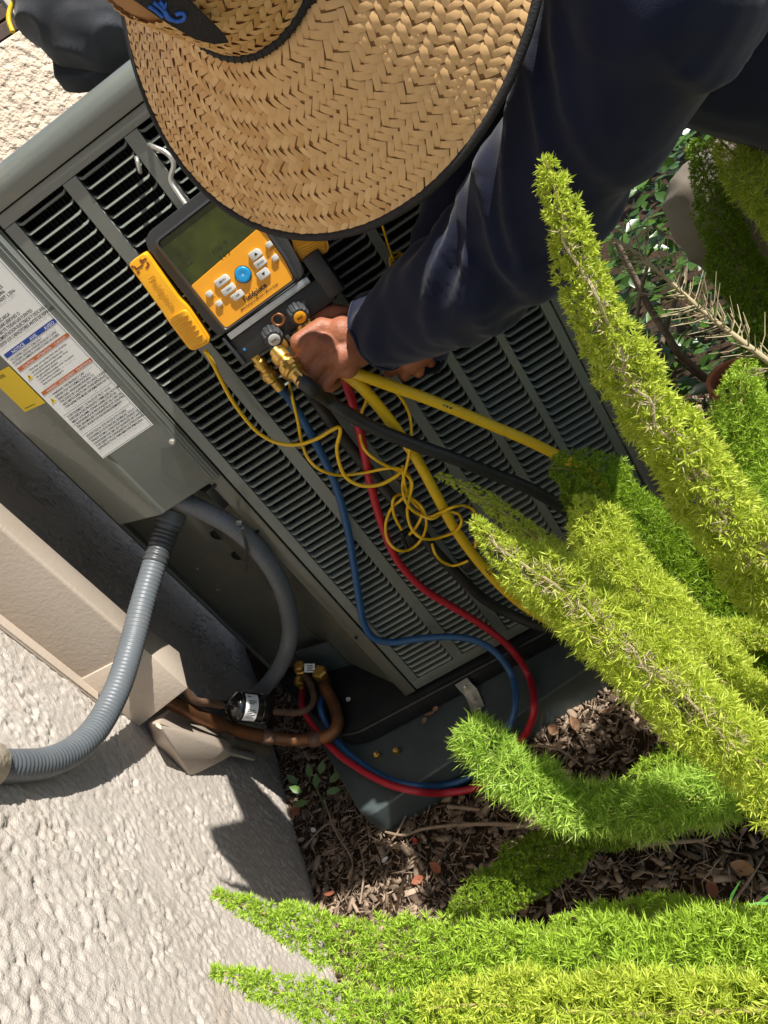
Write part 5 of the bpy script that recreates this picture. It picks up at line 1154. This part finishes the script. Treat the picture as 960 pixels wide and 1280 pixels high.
mu = mk('mulch', V, F, 'mulch', None, smooth=False); tag(mu, 'loose bark mulch covering the ground in front of the pad', 'mulch'); mu['kind'] = 'stuff'
# fine litter: needle-like shreds
n = 16000; x = mr.uniform(-.42, 1.1, n); y = mr.uniform(-.75, .3, n); ok = ((np.stack([x, y], 1) - PW[:2]) @ NW[:2]) > .004; x, y = x[ok], y[ok]; n = len(x)
c = np.stack([x, y, ground_h(x, y) + mr.uniform(.002, .014, n)], 1); X, Y, Nn = rot_frames(n, .3); l_ = mr.uniform(.004, .022, (n, 1)); w_ = mr.uniform(.0004, .0011, (n, 1))
V = np.stack([c - X * l_ - Y * w_, c - Nn * .001 - X * l_ * .1 + Y * w_, c + X * l_, c + X * l_ * .1 - Y * w_ + Nn * .001], 1).reshape(-1, 3)
li = mk('litter', V, np.arange(n * 4).reshape(-1, 4), 'mulch', None, smooth=False); tag(li, 'fine dry shreds and needles strewn over the mulch', 'litter'); li['kind'] = 'stuff'
# single larger chips that can be picked out
def chip_mesh(k):
    r = np.random.default_rng(k); nseg = 7; a = np.sort(r.random(nseg) * 2 * np.pi); R = r.uniform(.7, 1.1, nseg)
    pol = [(math.cos(t) * q * 1.0, math.sin(t) * q * r.uniform(.28, .5)) for t, q in zip(a, R)]
    V = [(x_, y_, .10 + .06 * x_ * x_) for x_, y_ in pol] + [(x_ * .93, y_ * .9, -.08 + .06 * x_ * x_) for x_, y_ in pol]
    F = [list(range(nseg)), [nseg + i for i in range(nseg)][::-1]] + [[i, nseg + i, nseg + (i + 1) % nseg, (i + 1) % nseg] for i in range(nseg)]
    return np.array(V), F
CM = [None] * 5; cnt = 0
def place(px, py):
    if py < 960: return 'right of the red hose loop' if px < 760 else 'under the browning fern frond'
    if px < 470: return 'in the shade by the wall foot' if py < 1070 else 'between the wall foot and the bottom fern'
    if px < 600: return 'just below the pad corner' if py < 1060 else 'in the sunlit patch above the bottom fern'
    if px < 760: return 'around the foot of the olive frond'
    return 'in the shade at the right above the bottom fern'
spots = []
used = set()
while cnt < 46:
    px, py = mr.uniform(395, 940), mr.uniform(840, 1150); p = at_z(px, py, .006)
    if (p - PW) @ NW < .02: continue
    rel2 = p[:2] - A[:2]; pa_, pb_ = rel2 @ pdir[:2], rel2 @ pd2[:2]
    if -.03 < pa_ < .95 and -.02 < pb_: continue
    k = cnt % 5; s3 = mr.uniform(.5, 1.2); lab_ = ('small', 'middling', 'large')[min(2, int((s3 - .5) / .24))] + ' ' + ('rounded', 'pointed', 'narrow', 'broad', 'uneven')[k] + ' bark chip ' + place(px, py)
    if lab_ in used: continue
    used.add(lab_)
    if CM[k] is None:
        V, F = chip_mesh(k); o = mk('bark_chip', V * .01, F, 'bark', None, smooth=False); CM[k] = o
        me = o.data
    else: o = bpy.data.objects.new('bark_chip', CM[k].data); COL.objects.link(o)
    o.scale = (s3, s3 * mr.uniform(.7, 1.2), s3); o.rotation_euler = (mr.normal(0, .3), mr.normal(0, .3), mr.random() * 6.28)
    o.location = (p[0], p[1], ground_h(p[0], p[1]) + .010); tag(o, lab_, 'bark chip', 'bark chips in the mulch'); cnt += 1
def leaf_at(px, py, L, w, m, label, name='dry_leaf', z=.014, a=None, curl=.25):
    c = at_z(px, py, z); a = mr.random() * 6.28 if a is None else a; d = np.array((math.cos(a), math.sin(a), .15)); d = nz(d); n2 = nz(np.array((mr.normal(0, .3), mr.normal(0, .3), 1))); x_ = nz(np.cross(d, n2)); n2 = np.cross(x_, d)
    V = []
    for t in np.linspace(0, 1, 6):
        ww = math.sin(math.pi * min(max(t * .92 + .05, 0), 1)) ** .8
        for s_ in (-1, -.5, 0, .5, 1): V.append(c + d * L * (t - .5) + x_ * w * ww * s_ + n2 * (curl * w * s_ * s_ * ww + .12 * L * (2 * t - 1) ** 2 + mr.normal(0, .0004)))
    F = [[i * 5 + j, i * 5 + j + 1, (i + 1) * 5 + j + 1, (i + 1) * 5 + j] for i in range(5) for j in range(4)]
    return tag(mk(name, V, F, m), label, 'leaf')
leaf_at(371, 1013, .028, .010, 'red_leaf', 'rusty red leaf curled against the foot of the stucco wall')
leaf_at(545, 1085, .026, .008, 'red_leaf', 'orange brown leaf in the sunlit patch of mulch')
leaf_at(522, 1100, .022, .007, 'red_leaf', 'rust leaf at the shaded edge of the sunlit mulch')
leaf_at(693, 913, .030, .010, 'dry_leaf', 'pale curled leaf lying left of the hose loop')
leaf_at(720, 905, .032, .009, 'dry_leaf', 'tan leaf lying flat on the mulch under the browning frond')
leaf_at(760, 890, .026, .006, 'dry_leaf', 'narrow tan leaf on the mulch below the long fern')
leaf_at(655, 1135, .03, .009, 'dry_leaf', 'brown leaf in the shade above the bottom fern')
leaf_at(412, 1118, .022, .007, 'red_leaf', 'small red leaf by the tip of the wall above the bottom fern')
leaf_at(930, 1085, .034, .010, 'dry_leaf', 'brown leaf in the shade at the right edge')
leaf_at(890, 1112, .03, .008, 'red_leaf', 'dark red leaf in the mulch near the right edge')
leaf_at(436, 875, .018, .005, 'white_scrap', 'pale leaf fragment lying on the black base pan', z=.119)
for px, py, L, w, lab_ in ((482, 1075, .022, .008, 'pale grey flake of bark below the pad corner'), (392, 1038, .020, .007, 'white flake in the shaded mulch by the wall'), (698, 887, .016, .004, 'white curled petal on the mulch beside the red hose')):
    o = leaf_at(px, py, L * .7, w * .7, 'white_scrap', lab_, 'pale_flake'); o['category'] = 'flake'
o = leaf_at(519, 1051, .012, .004, 'red_scrap', 'tiny red plastic scrap in the mulch below the pad', 'red_scrap'); o['category'] = 'scrap'
def stick(pts, r, label, z=.014):
    P = catmull([at_z(x_, y_, z + .004 * math.sin(i * 2.1)) for i, (x_, y_) in enumerate(pts)], .006); rr2 = r * np.linspace(1, .55, len(P)) * (1 + .12 * np.sin(np.arange(len(P)) * 1.3))
    tag(tube('twig', P, rr2, 'twig', None, 7), label, 'twig', 'twigs on the mulch')
stick([(668, 1034), (620, 1030), (575, 1031), (530, 1036), (505, 1044), (482, 1040)], .0042, 'long pale root twisting across the mulch below the pad')
stick([(700, 1035), (660, 1032), (630, 1036)], .0052, 'straight thick tan twig right of the long root')
stick([(655, 1068), (632, 1064)], .0052, 'short cut twig below the long root')
stick([(560, 1008), (600, 1012)], .0042, 'short twig at the edge of the pad under the red hose')
stick([(662, 932), (690, 934), (708, 942), (728, 958)], .0026, 'thin pale twig curving from under the green fern tip')
stick([(800, 1055), (850, 1052), (885, 1050)], .0046, 'straight tan twig in the shade under the right ferns')
stick([(520, 990), (500, 1035), (490, 1050)], .003, 'thin stalk leaning down from the red hose')
stick([(405, 1000), (420, 1040), (440, 1075), (436, 1105)], .0026, 'grey stalk lying along the shaded wall foot')
stick([(380, 1060), (410, 1030), (430, 1050)], .0022, 'thin curved stem in the shade between wall and pad')
stick([(915, 1130), (940, 1095), (955, 1070)], .0024, 'thin dark twig at the right edge above the bottom fern')
stick([(450, 1130), (455, 1085), (447, 1050)], .002, 'fine upright stem in the mulch left of the sunlit patch')
# debris on the pad
for px, py, L, lab_ in ((537, 893, .022, 'largest dry leaf scrap caught on the pad left of the bracket'), (530, 902, .016, 'small dry leaf scrap lying lowest on the pad left of the bracket'), (545, 886, .014, 'smallest dry leaf scrap nearest the bracket on the pad')):
    o = leaf_at(px, py, L, .005, 'dry_leaf', lab_, z=.076); o['group'] = 'leaf scraps on the pad'
